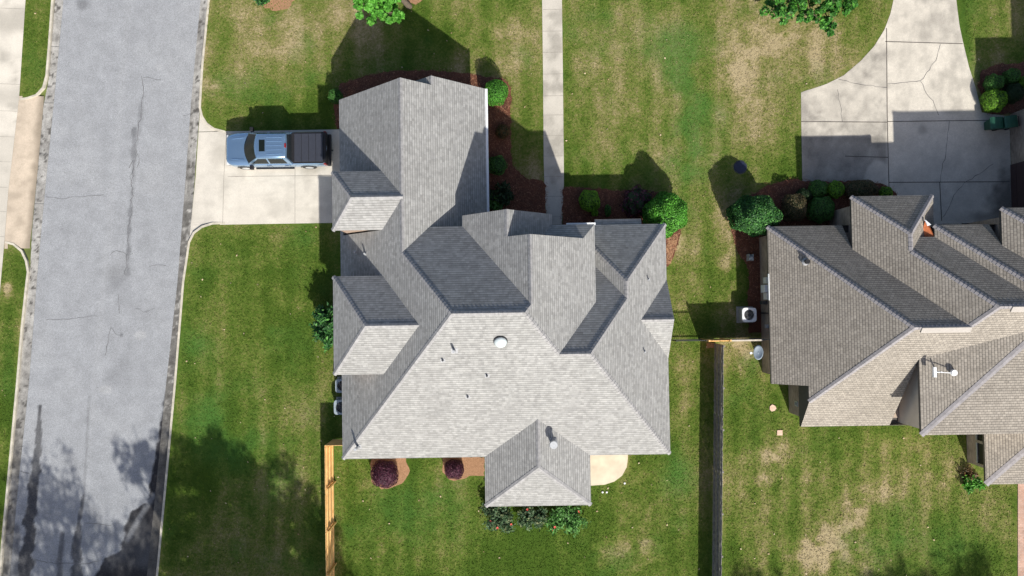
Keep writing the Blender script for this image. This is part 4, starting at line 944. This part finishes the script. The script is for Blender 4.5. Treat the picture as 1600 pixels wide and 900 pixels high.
b = MB(); b.box(3.74, 3.85, -.13, .13, 1.88, 1.915); b.build('brake_light', M['redglass'], tr, bevel=.01)
# bed with folding cover
b = MB(); b.box(4.02, 5.86, -.93, .93, 1.255, 1.285); b.build('bed_rail_cap', M['black'], tr, bevel=.012)
cv = MB()
for k in range(4): x0 = 4.14 + k * .425; cv.box(x0, x0 + .405, -.83, .83, 1.285, 1.325)
cv.build('tonneau_cover', M['tonneau'], tr, bevel=.012)
b = MB(); b.box(3.96, 4.12, -.86, .86, 1.2, 1.3); b.build('cover_housing', M['black'], tr, bevel=.02)
b = MB(); b.box(5.86, 5.96, -.9, .9, .62, 1.28); tg = b.build('tailgate', M['black'], tr, bevel=.02)
b = MB(); b.box(5.94, 5.985, -.14, .14, 1.0, 1.1); b.build('handle', M['chrome'], tg, bevel=.01)
b = MB(); b.box(5.9, 6.12, -.95, .95, .42, .62); b.build('rear_bumper', M['black'], tr, bevel=.05); b = MB(); b.tube((6.1, 0, .5), (6.22, 0, .5), .035); b.build('tow_hitch', M['darkgray'], tr)
for sy in (-1, 1):
    b = MB(); y0, y1 = sorted((sy * .9, sy * .985)); b.box(5.82, 5.965, y0, y1, .8, 1.22); b.build('tail_light', M['redglass'], tr, bevel=.015)
    b = MB(); y0, y1 = sorted((sy * .6, sy * .87)); b.box(.02, .2, y0, y1, .78, 1.0); b.build('headlight', M['clearlamp'], tr, bevel=.02)
    m = MB(); y0, y1 = sorted((sy * 1.0, sy * 1.26)); m.box(1.52, 1.72, y0, y1, 1.12, 1.36); m.build('side_mirror', M['black'], tr, bevel=.04)
    b = MB(); y0, y1 = sorted((sy * .95, sy * 1.06)); b.box(1.55, 3.85, y0, y1, .3, .38); b.build('running_board', M['black'], tr, bevel=.015)
    for xx in (2.42, 3.5): b = MB(); y0, y1 = sorted((sy * .99, sy * 1.03)); b.box(xx, xx + .22, y0, y1, 1.0, 1.035); b.build('door_handle', M['chrome'], tr, bevel=.008)
    for xx in (1.5, 2.67, 3.78): b = MB(); y0, y1 = sorted((sy * .985, sy * 1.003)); b.box(xx, xx + .012, y0, y1, .45, 1.12); b.build('door_seam', M['black'], tr)
b = MB(); b.box(-.03, .06, -.58, .58, .6, .95); b.build('grille', M['darkgray'], tr, bevel=.02); b = MB(); b.box(-.06, .2, -.85, .85, .38, .58); b.build('front_bumper', M['chrome'], tr, bevel=.05)
for xx in (.98, 4.78):
    for sy in (-1, 1):
        y0 = sy * .76; y1 = sy * 1.02; b = MB(); b.tube((xx, y0, .41), (xx, y1, .41), .41, n=36); w = b.build('wheel', M['rubber'], tr, bevel=.03)
        b = MB(); b.tube((xx, y1 - sy * .03, .41), (xx, y1 + sy * .005, .41), .26, .24, 24); b.build('rim', M['lightgray'], w)
        a = MB(); n = 16
        for i in range(n): a0 = math.pi * i / n; a1 = math.pi * (i + 1) / n; q = [(xx + .5 * math.cos(a0), sy * 1.008, .44 + .5 * math.sin(a0)), (xx + .5 * math.cos(a1), sy * 1.008, .44 + .5 * math.sin(a1)), (xx + .42 * math.cos(a1), sy * 1.012, .44 + .42 * math.sin(a1)), (xx + .42 * math.cos(a0), sy * 1.012, .44 + .42 * math.sin(a0))]; a.quad(*(q if sy < 0 else q[::-1]))
        a.build('wheel_arch', M['black'], tr)

# ------------------------------------------------------------ wheelie bins, drain lid, small lawn things
def bin_(px, py, rz, label, s=1.0):
    p = G(px, py, 1.0); r = empty('wheelie_bin', (p.x, p.y, .014), label, 'trash bin', 'wheelie bins', rz)
    def sec(s_): x, w, d = s_; return None
    b = MB(); lo = (.24, .27); hi = (.32, .38)
    c0 = [(-lo[0], -lo[1]), (lo[0], -lo[1]), (lo[0], lo[1]), (-lo[0], lo[1])]; c1 = [(-hi[0], -hi[1]), (hi[0], -hi[1]), (hi[0], hi[1]), (-hi[0], hi[1])]
    for i in range(4): j = (i + 1) % 4; b.quad((*c0[i], .05), (*c0[j], .05), (*c1[j], .98 * s), (*c1[i], .98 * s))
    b.quad(*[(*q, .98 * s) for q in c1]); b.quad(*[(*q, .05) for q in c0[::-1]]); b.build('bin_body', M['binGreen'], r, bevel=.04)
    l = MB(); n = 8
    prof = [(-.36, 1.0), (-.3, 1.06), (-.1, 1.1), (.15, 1.1), (.33, 1.06), (.42, .99)]
    for (y0, z0), (y1, z1) in zip(prof[:-1], prof[1:]): l.quad((-.35, y0, z0 * s), (.35, y0, z0 * s), (.35, y1, z1 * s), (-.35, y1, z1 * s)); l.quad((.35, y0, z0 * s), (.35, y0, .96 * s), (.35, y1, .96 * s), (.35, y1, z1 * s)); l.quad((-.35, y1, z1 * s), (-.35, y1, .96 * s), (-.35, y0, .96 * s), (-.35, y0, z0 * s))
    l.build('lid', M['binGreen'], r, weld=True, smooth=False); h = MB(); h.tube((-.3, -.44, .97 * s), (.3, -.44, .97 * s), .02); h.tube((-.28, -.36, .96 * s), (-.28, -.45, .97 * s), .015); h.tube((.28, -.36, .96 * s), (.28, -.45, .97 * s), .015); h.build('handle', M['black'], r)
    for sx in (-1, 1): w = MB(); w.tube((sx * .2, -.3, .13), (sx * .29, -.3, .13), .13, n=20); w.build('wheel', M['rubber'], r)
bin_(1580.5, 190, rad(95), 'larger green wheelie bin with a pale rounded lid, nearer to the garage wall'); bin_(1561, 191, rad(92), 'smaller dark green wheelie bin beside the clipped shrubs', .85)
p = G(1157, 261, .05); r_ = empty('drain_cover', (p.x, p.y, 0), 'round dark blue drain lid set in the shaded lawn beside the big rounded shrub', 'drain cover')
M['bluelid'] = plain('blue_black_plastic', (.012, .018, .045), .45, var=.2); b = MB(); b.tube((0, 0, -.02), (0, 0, .05), .37, .35, 32); b.build('lid', M['bluelid'], r_)
b = MB()
for i in range(32): a0, a1 = i * .19635, (i + 1) * .19635; b.quad((.37 * math.cos(a0), .37 * math.sin(a0), .03), (.42 * math.cos(a0), .42 * math.sin(a0), .02), (.42 * math.cos(a1), .42 * math.sin(a1), .02), (.37 * math.cos(a1), .37 * math.sin(a1), .03))
b.build('rim', M['darkgray'], r_)
M['paver'] = plain('pink_stone', (.6, .43, .33), .9, var=.15)
for px, py, s, lb in ((1218, 676, .19, 'square pink stepping stone on the grass south of the brown brick wall'), (1207, 637.5, .17, 'rough pink stone on the grass near the brown wall corner')):
    p = G(px, py); b = MB(); rr = random.Random(int(px)); k = 4 if s > .18 else 7
    b.prism([(s * 1.2 * math.cos(6.28 * i / k + .78) * rr.uniform(.9, 1.1), s * 1.2 * math.sin(6.28 * i / k + .78) * rr.uniform(.9, 1.1)) for i in range(k)], 0, .05); o_ = b.build('stepping_stone', M['paver']); o_.location = p; tag(o_, lb, 'stone')
for i, (px, py, lb) in enumerate(((941.5, 769, 'left white sprinkler cap of a close pair on the lawn near the patio'), (948, 769, 'right white sprinkler cap of a close pair on the lawn near the patio'), (976, 755, 'single white sprinkler cap just off the rounded patio corner'))):
    p = G(px, py); b = MB(); b.tube((0, 0, 0), (0, 0, .06), .07, .05, 14); o_ = b.build('sprinkler_cap', M['white']); o_.location = p; tag(o_, lb, 'sprinkler cap', 'sprinkler caps on the back lawn')

# ------------------------------------------------------------ shrubs and trees
def leaves(P, Nn, size, r, asp=1.6, tilt=.6):
    """quads at points P facing roughly Nn"""
    n = len(P); rnd = r.normal(size=(n, 3)) * tilt; N = Nn + rnd; N /= np.linalg.norm(N, axis=1)[:, None] + 1e-9
    a = r.normal(size=(n, 3)); u = np.cross(N, a); u /= np.linalg.norm(u, axis=1)[:, None] + 1e-9; w = np.cross(N, u)
    s = size * r.uniform(.6, 1.25, n)[:, None]; u = u * s * asp * .5; w = w * s * .5
    V = np.stack([P - u, P + w * .9 - u * .1 + N * s * .12, P + u, P - w * .9 - u * .1 + N * s * .12], 1).reshape(-1, 3)
    return V, (np.arange(n * 4).reshape(-1, 4))
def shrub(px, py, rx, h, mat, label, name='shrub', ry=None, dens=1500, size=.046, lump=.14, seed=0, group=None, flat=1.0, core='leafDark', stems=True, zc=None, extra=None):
    """rounded clipped shrub: px, py is where the middle of its top appears; rx, ry in metres"""
    r = np.random.default_rng(seed + int(px)); ry = ry or rx; c = G(px, py, h * .6)
    root = empty(name, (c.x, c.y, 0), label, 'shrub', group)
    n = int(dens * 4 * (rx + ry) / 2 * (h * .5 + (rx + ry) / 4)); d = r.normal(size=(n * 2, 3)); d /= np.linalg.norm(d, axis=1)[:, None]; d = d[d[:, 2] > -.55][:n]; n = len(d)
    e = 2.6 * flat; sup = (np.abs(d[:, 0]) ** e + np.abs(d[:, 1]) ** e + np.abs(d[:, 2]) ** e) ** (-1 / e); q = d * (sup * .5 + .5)[:, None]
    lm = 1 + lump * (np.sin(d[:, 0] * 5 + seed) * np.cos(d[:, 1] * 4.3 + seed * 2) + .6 * np.sin(d[:, 2] * 7 + d[:, 0] * 6 + seed)) * .6
    rad_ = lm * r.uniform(.93, 1.015, n); P = q * rad_[:, None] * np.array([rx, ry, h * .52]) + np.array([0, 0, h * .5])
    P[:, 2] = np.maximum(P[:, 2], .05); Nn = d / np.array([rx, ry, h * .52]); Nn /= np.linalg.norm(Nn, axis=1)[:, None]
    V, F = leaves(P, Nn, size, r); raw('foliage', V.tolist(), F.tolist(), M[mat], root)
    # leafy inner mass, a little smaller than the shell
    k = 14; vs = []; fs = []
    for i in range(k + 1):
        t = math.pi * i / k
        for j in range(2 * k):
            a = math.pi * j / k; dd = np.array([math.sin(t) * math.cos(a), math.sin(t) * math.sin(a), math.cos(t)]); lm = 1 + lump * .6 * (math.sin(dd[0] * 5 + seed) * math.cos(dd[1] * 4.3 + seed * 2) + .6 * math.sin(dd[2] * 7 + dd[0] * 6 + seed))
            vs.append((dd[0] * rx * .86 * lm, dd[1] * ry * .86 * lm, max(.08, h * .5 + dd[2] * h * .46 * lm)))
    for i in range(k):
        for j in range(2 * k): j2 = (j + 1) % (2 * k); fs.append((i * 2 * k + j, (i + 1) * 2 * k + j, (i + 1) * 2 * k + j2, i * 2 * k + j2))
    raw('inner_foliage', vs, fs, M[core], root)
    b = MB(); b.tube((0, 0, -.02), (0, 0, h * .5), .05, .03, 8)
    for i in range(3): a = i * 2.1 + seed; b.tube((0, 0, h * .12), (rx * .5 * math.cos(a), ry * .5 * math.sin(a), h * .6), .025, .012, 6)
    b.build('stem', M['bark'], root); return root
GL = 'clipped shrubs in the front beds of the gray house'; GR_ = 'clipped shrubs along the tan house'; GT = 'rounded shrubs in the corner bed'
shrub(774.5, 144, .7, 1.9, 'leafBright', 'bright green round shrub at the upper corner of the gray roof, casting a tall shadow', seed=1, group=GL)
shrub(785.5, 205, .42, .7, 'leafRust', 'small rusty brown shrub on red mulch between the gray garage roof and the walk', seed=2, group=GL)
shrub(776.5, 258, .55, .8, 'leafMid', 'low mid green shrub in shade beside the white gutter', seed=3, group=GL, lump=.2)
shrub(921.5, 313, .62, 1.1, 'leafLime', 'round yellow green clipped shrub on red mulch right of the walk', seed=4, group=GL)
shrub(929.5, 332.5, .19, .5, 'leafLime', 'tiny bright lime sprig touching the round yellow green shrub', seed=5, size=.06)
shrub(950, 329, .17, .7, 'leafMid', 'narrow upright green shrub just right of the round yellow green one', seed=6, group=GL, ry=.35)
shrub(996, 316, .85, 1.0, 'leafPurple', 'loose dark purple shrub between the narrow shrub and the big green one', seed=7, lump=.35, dens=200, size=.1, core='leafDark')
shrub(1041, 334, 1.2, 2.7, 'leafBright', 'tall dense green shrub at the front corner of the gray house', seed=8, size=.085, lump=.2)
shrub(523.5, 150, .38, 1.3, 'leafMid', 'small green shrub peeking out beside the garage eave', seed=9)
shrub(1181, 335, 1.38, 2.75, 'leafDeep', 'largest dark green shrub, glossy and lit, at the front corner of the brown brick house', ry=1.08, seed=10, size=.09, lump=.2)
shrub(1242, 324, .62, 1.5, 'leafBrown', 'boxy shrub with dead brown leaf tips right of the largest dark green shrub', seed=11, flat=1.6, group=GR_, ry=.8)
shrub(1256, 305.5, .42, .9, 'leafDark', 'small dark shrub tucked behind the brown tipped boxy shrub', seed=12, group=GR_)
shrub(1278, 295, .52, .95, 'leafMid', 'left of two small round green shrubs touching the old driveway slab', seed=13, group=GR_)
shrub(1306, 296, .5, .95, 'leafLime', 'right and brighter of two small round green shrubs touching the old driveway slab', seed=14, group=GR_)
shrub(1284, 327, .76, 1.3, 'leafMid', 'round deep green shrub in shade close to the tan roof edge', seed=15, group=GR_)
shrub(1346, 295.5, 1.02, 1.0, 'leafBrown', 'wide dull oval shrub in shade beside the small step of the tan roof', ry=.55, seed=16, group=GR_, core='leafDark')
shrub(1385, 301, .36, .7, 'leafLime', 'small bright green shrub at the end of the row by the tan roof', seed=17, group=GR_)
shrub(1554, 157, .66, 1.15, 'leafLime', 'brightest round yellow green shrub beside the green bins', seed=18, group=GT)
shrub(1554, 129, .5, 1.0, 'leafMid', 'round green shrub just above the brightest yellow green one', seed=19, group=GT)
shrub(1581, 119, .44, 1.0, 'leafMid', 'small round green shrub at the top of the corner bed', seed=20, group=GT)
shrub(1584, 145, .58, 1.0, 'leafDark', 'dark green shrub in the middle of the corner bed', seed=21, group=GT)
shrub(1600, 128, .34, .9, 'leafLime', 'green shrub cut by the right edge of the photo in the corner bed', seed=22, group=GT)
shrub(600.5, 741, .78, 1.1, 'leafPurple', 'larger round burgundy shrub in a bare soil ring behind the gray house', name='burgundy_shrub', seed=23, core='leafPurple', group='burgundy shrubs behind the gray house')
shrub(709.5, 734, .56, .95, 'leafPurple', 'smaller round burgundy shrub nearer the sunroom', name='burgundy_shrub', seed=24, core='leafPurple', group='burgundy shrubs behind the gray house')

def loose(px, py, rx, ry, h, mat, label, n=900, size=.12, seed=0, name='leafy_plant', flowers=0, cat='plant', group=None, fsize=.1, spread=1.0):
    """open plant: arching stems with leaves along them"""
    r = np.random.default_rng(seed + 100); c = G(px, py, h * .5); root = empty(name, (c.x, c.y, 0), label, cat, group); b = MB(); P = []; tips = []
    ns = max(6, int(14 * spread))
    for i in range(ns):
        a = r.uniform(0, 6.283); e = r.uniform(.3, 1) ; tip = np.array([rx * e * math.cos(a), ry * e * math.sin(a), h * r.uniform(.7, 1) * (1.05 - .35 * e)]); base = tip * np.array([.25, .25, 0]); tips.append(tip)
        m_ = (base + tip) / 2 + np.array([0, 0, h * .2]); b.tube(base, m_, .014, .01, 5, False); b.tube(m_, tip, .01, .005, 5, False)
        t = r.uniform(.15, 1.05, n // ns)[:, None]; q = (1 - t) ** 2 * base + 2 * t * (1 - t) * m_ + t * t * tip; P.append(q + r.normal(size=q.shape) * (.07 + .05 * rx))
    P = np.concatenate(P); P[:, 2] = np.maximum(P[:, 2], .04); V, F = leaves(P, np.tile([0, 0, 1.0], (len(P), 1)), size, r, 2.0, .55); raw('foliage', V.tolist(), F.tolist(), M[mat], root); b.build('stem', M['bark'], root)
    if flowers:
        f = MB()
        for i in range(flowers):
            p = Vector(tips[i % ns]) + Vector((r.uniform(-.1, .1), r.uniform(-.1, .1), .08)); s = fsize * r.uniform(.7, 1.2)
            for k in range(6): a = k * 1.047; f.quad(p, p + Vector((s * math.cos(a - .4), s * math.sin(a - .4), .03)), p + Vector((s * 1.2 * math.cos(a), s * 1.2 * math.sin(a), .05)), p + Vector((s * math.cos(a + .4), s * math.sin(a + .4), .03)))
        f.build('flowers', M['petal'], root)
    return root
loose(787, 303, .85, .75, .9, 'leafDark', 'dark spiky plant in deep shade between the white gutter and the walk', n=700, size=.13, seed=1)
loose(770, 318, .6, .5, .7, 'leafMid', 'low dark leafy plant in the shaded corner below the spiky plant', n=350, size=.12, seed=12)
loose(512, 512, .85, 1.45, 2.6, 'leafDeep', 'tall leafy green shrub growing out from under the west eave, with a ragged shadow', n=2600, size=.15, seed=2, name='shrub', cat='shrub', spread=2)
loose(780, 806, 1.1, .95, 1.2, 'leafOlive', 'left rose bush with gray green leaves and coral flowers below the sunroom roof', n=2600, size=.11, seed=3, name='rose_bush', flowers=5, cat='rose bush', group='rose bushes below the sunroom', spread=1.6, fsize=.055)
loose(832, 806, 1.0, .85, 1.0, 'leafOlive', 'middle rose bush, thin and yellowing, below the sunroom roof', n=1800, size=.1, seed=4, name='rose_bush', flowers=2, cat='rose bush', group='rose bushes below the sunroom', spread=1.4, fsize=.055)
loose(884, 808, 1.3, 1.0, 1.1, 'leafMid', 'right rose bush, brightest green, with one large pink red bloom', n=2800, size=.1, seed=5, name='rose_bush', flowers=3, cat='rose bush', group='rose bushes below the sunroom', spread=1.8, fsize=.09)
loose(1521, 755, .75, .45, .55, 'leafBright', 'leafy bright green plant in front of the screened porch', n=900, size=.12, seed=6)
loose(1512, 741, .5, .4, .6, 'leafRust', 'dry brown plant at the porch corner behind the bright green plant', n=260, size=.1, seed=7)
loose(408, -2, .5, .35, .7, 'leafDeep', 'small dark shrub in the clay ring at the top edge', n=400, size=.11, seed=8, name='shrub', cat='shrub')

def tree(gx, gy, h, crown, mat, label, n=6000, size=.2, seed=0, off=(0, 0), group=None, zlo=.35, lobes=9, tilt=.5, drop=0.0, lobe_r=(.35, .6), clumps=45):
    """trunk, limbs and a crown of leaf clumps round the limb ends; gx, gy world ground position"""
    r = np.random.default_rng(seed + 500); root = empty('deciduous_tree', (gx, gy, 0), label, 'tree', group); b = MB(); ax, ay = off
    top = Vector((ax * .6, ay * .6, h * .62)); b.tube((0, 0, -.1), top * .5, .05 * h ** .8, .035 * h ** .8, 12); b.tube(top * .5, top, .035 * h ** .8, .015 * h ** .8, 10); b.build('trunk', M['bark'], root)
    lb = MB(); P = []; Ns = []
    for i in range(lobes):
        a = i * 2.399 + r.uniform(-.3, .3); e = math.sqrt((i + .5) / lobes); z = h * (zlo + (1 - zlo) * (1 - e * .75) * r.uniform(.8, 1.0)); c = np.array([ax + crown * e * .8 * math.cos(a), ay + crown * e * .8 * math.sin(a), min(z, h * .95)])
        lb.tube(top * r.uniform(.45, .95), c, .012 * h ** .8, .006 * h, 7, False); R = crown * r.uniform(*lobe_r); m = n // lobes
        sub = max(4, m // clumps)
        for s_ in range(sub):
            d = r.normal(size=3); d /= np.linalg.norm(d); cc = c + d * R * r.uniform(.35, 1.0) * np.array([1, 1, .65]); k = m // sub; rr = R * r.uniform(.12, .3)
            q = r.normal(size=(k, 3)); q = q / np.linalg.norm(q, axis=1)[:, None] * (rr * r.uniform(.3, 1, k) ** .5)[:, None]; P.append(cc + q); lb.tube(c, cc, .004 * h, .002 * h, 4, False)
            Ns.append(np.tile([0, 0, 1.0], (k, 1)) + q / rr * .5)
    P = np.concatenate(P); Ns = np.concatenate(Ns); V, F = leaves(P, Ns, size, r, 1.35, tilt); raw('crown', V.tolist(), F.tolist(), M[mat], root); lb.build('limbs', M['bark'], root); return root
p = G(640, 10); tree(p.x, p.y, 5.4, 1.8, 'leafTree', 'young tree with fresh light green leaves reaching in at the top edge above the garage', n=8000, size=.2, seed=1, off=(-1.25, -.25), lobes=12)
p = G(1240, -8); tree(p.x, p.y, 5.0, 3.7, 'leafTree2', 'sparse green tree hanging in from the top edge beside the big driveway', n=13000, size=.17, seed=2, lobes=24, off=(0, .1), lobe_r=(.2, .36))
# shade trees standing south of the picture
GS_ = 'shade trees south of the house'
def shade_tree(gx, gy, h, cr, n, size, label, seed):
    """tall tree with an even airy crown: leaves spread through the whole crown volume, ragged at its outline"""
    r = np.random.default_rng(900 + seed); root = empty('deciduous_tree', (gx, gy, 0), label, 'tree', GS_)
    b = MB(); b.tube((0, 0, -.1), (0, 0, h * .45), .26, .18, 12); b.tube((0, 0, h * .45), (0, 0, h * .8), .18, .06, 10); b.build('trunk', M['bark'], root)
    lb = MB(); zc = h * .75
    for i in range(14):
        a = i * 2.399; e = r.uniform(.5, .9); lb.tube((0, 0, h * r.uniform(.4, .7)), (cr * e * math.cos(a), cr * e * math.sin(a), zc + r.uniform(-.1, .15) * h), .06, .02, 6, False)
    d = r.normal(size=(n * 2, 3)); d /= np.linalg.norm(d, axis=1)[:, None]; rr = r.uniform(0, 1, n * 2) ** .42
    az = np.arctan2(d[:, 1], d[:, 0]); lim = 1 + .16 * np.sin(az * 3 + seed) + .13 * np.sin(az * 5 + seed * 2.1 + d[:, 2] * 3) + .1 * np.sin(az * 9 + seed * 3.7 + d[:, 2] * 5)
    P = d * (rr * lim)[:, None] * np.array([cr, cr, cr * .6]); q = vnoise(P[:, 0] + seed * 9, P[:, 1] + P[:, 2], .8, seed); P = P[q > .33][:n] + np.array([0, 0, zc])
    V, F = leaves(P, np.tile([0, 0, 1.0], (len(P), 1)), size, r, 1.3, .8); raw('crown', V.tolist(), F.tolist(), M['leafTree2'], root); lb.build('limbs', M['bark'], root)
SH = [(325, 765, 3.0, 7000, 'leafy tree beyond the bottom edge, shading the lawn beside the kerb'), (405, 815, 3.7, 9500, 'large leafy tree beyond the bottom edge, shading the middle of the left lawn'),
      (452, 890, 3.6, 9000, 'leafy tree beyond the bottom edge, shading the lawn next to the yellow fence'), (300, 895, 3.6, 9000, 'leafy tree beyond the bottom edge, shading the bottom left of the lawn'),
      (62, 825, 3.6, 3400, 'thin leafy tree beyond the bottom edge, shading the far side of the street'), (150, 905, 3.9, 3600, 'thin leafy tree beyond the bottom edge, shading the middle of the street'),
      (226, 730, 1.7, 1100, 'slim leafy tree beyond the bottom edge, shading the east gutter'),
      (1185, 935, 1.8, 2200, 'leafy tree beyond the bottom edge, shading the grass right of the gray fence'), (1410, 962, 3.0, 5200, 'leafy tree beyond the bottom edge, behind the tan house'), (1520, 955, 3.0, 5200, 'rightmost leafy tree beyond the bottom edge')]
for i, (sx_, sy_, cr, n_, lb) in enumerate(SH):               # listed by where the middle of each shadow falls
    h = 14.0 + (i % 3); s = G(sx_, sy_); zc = h * .75; shade_tree(s.x + .408 * zc, s.y - 1.166 * zc, h, cr, n_, .2, lb, i)

# ------------------------------------------------------------ grass tufts and fallen leaves (uncountable)
def inside(PX, PY, poly):
    r = np.zeros(PX.shape, bool); n = len(poly)
    for i in range(n):
        (x1, y1), (x2, y2) = poly[i], poly[(i + 1) % n]; c = ((y1 > PY) != (y2 > PY)) & (PX < (x2 - x1) * (PY - y1) / ((y2 - y1) or 1e-9) + x1); r ^= c
    return r
LAWN = [[(332, -60), (322, 60), (318, 140), (324, 186), (352, 200), (515, 200), (515, 165), (530, 128), (600, 108), (735, 110), (800, 128), (803, 262), (843, 278), (843, -60)],
        [(884, -60), (1390, -60), (1383, 28), (1338, 92), (1285, 130), (1247, 140), (1249, 275), (1200, 283), (1130, 320), (1168, 400), (1168, 526), (1040, 526), (1052, 410), (1072, 372), (1070, 320), (1030, 296), (884, 290)],
        [(1040, 536), (1110, 536), (1106, 1000), (525, 1000), (525, 700), (578, 700), (578, 758), (600, 768), (640, 752), (642, 700), (690, 700), (690, 745), (710, 754), (757, 747), (757, 770), (925, 770), (930, 762), (962, 757), (984, 735), (984, 700), (1040, 700)],
        [(1134, 538), (1170, 538), (1202, 600), (1230, 650), (1440, 650), (1500, 690), (1500, 760), (1585, 760), (1585, 1000), (1130, 1000)],
        [(309, 368), (332, 355), (528, 354), (528, 690), (504, 690), (504, 1000), (242, 1000), (252, 900), (266, 750), (280, 600), (299, 400)],
        [(1500, -60), (1510, 66), (1530, 132), (1560, 94), (1720, 88), (1720, -60)], [(44, -30), (80, -30), (70, 120), (60, 140), (34, 148)], [(10, 388), (30, 397), (38, 425), (22, 600), (1, 830), (-40, 830), (0, 460)]]
gx = rng.uniform(-33, 33, 330000); gy = rng.uniform(-22, 22, 330000); PX, PY = topx(gx, gy); ok = np.zeros(gx.shape, bool)
for pl in LAWN: ok |= inside(PX, PY, pl)
gx, gy, PX, PY = gx[ok], gy[ok], PX[ok], PY[ok]; n = len(gx)
dv_ = dryf(PX, PY, gx, gy) + rng.normal(size=n) * .1; lv_ = lushf(PX, PY, gx, gy)
V, F = leaves(np.stack([gx, gy, rng.uniform(.006, .022, n)], 1), np.tile([0, 0, 1.0], (n, 1)), .055, rng, 2.0, .32)
V[:, 2] = np.maximum(V[:, 2], .003)
tf = raw('grass_tufts', V.tolist(), F.tolist(), M['grass'], attrs=dict(dry=np.repeat(dv_, 4), lush=np.repeat(lv_ * rng.uniform(.4, 1.1, n), 4))); tag(tf, 'short grass tufts all over the lawns', 'grass', kind='stuff')
k = rng.choice(n, 240, replace=False); V, F = leaves(np.stack([gx[k], gy[k], np.full(240, .05)], 1), np.tile([0, 0, 1.0], (240, 1)), .085, rng, 1.4, .3)
M['deadleaf'] = leafmat('dry_fallen_leaves', (.3, .2, .1), (.55, .45, .3), trans=.1); tag(raw('fallen_leaves', V.tolist(), F.tolist(), M['deadleaf']), 'pale dry leaves scattered on the lawns', 'leaves', kind='stuff')

bx_ = rng.uniform(-14, 32, 420000); by_ = rng.uniform(0, 18, 420000); PX, PY = topx(bx_, by_); ok = np.zeros(bx_.shape, bool)
for pl in BEDS: ok |= inside(PX + rng.normal(size=PX.shape) * 2.2, PY + rng.normal(size=PX.shape) * 2.2, pl)
bx_, by_ = bx_[ok][:42000], by_[ok][:42000]; n = len(bx_)
V, F = leaves(np.stack([bx_, by_, rng.uniform(.032, .06, n)], 1), np.tile([0, 0, 1.0], (n, 1)), .028, rng, 5.0, .25)
M['straw'] = leafmat('dry_pine_needles', (.07, .022, .012), (.25, .11, .06), (.42, .22, .13), trans=.0); tag(raw('pine_straw', V.tolist(), F.tolist(), M['straw']), 'loose reddish pine straw covering the planting beds', 'pine straw', kind='stuff')
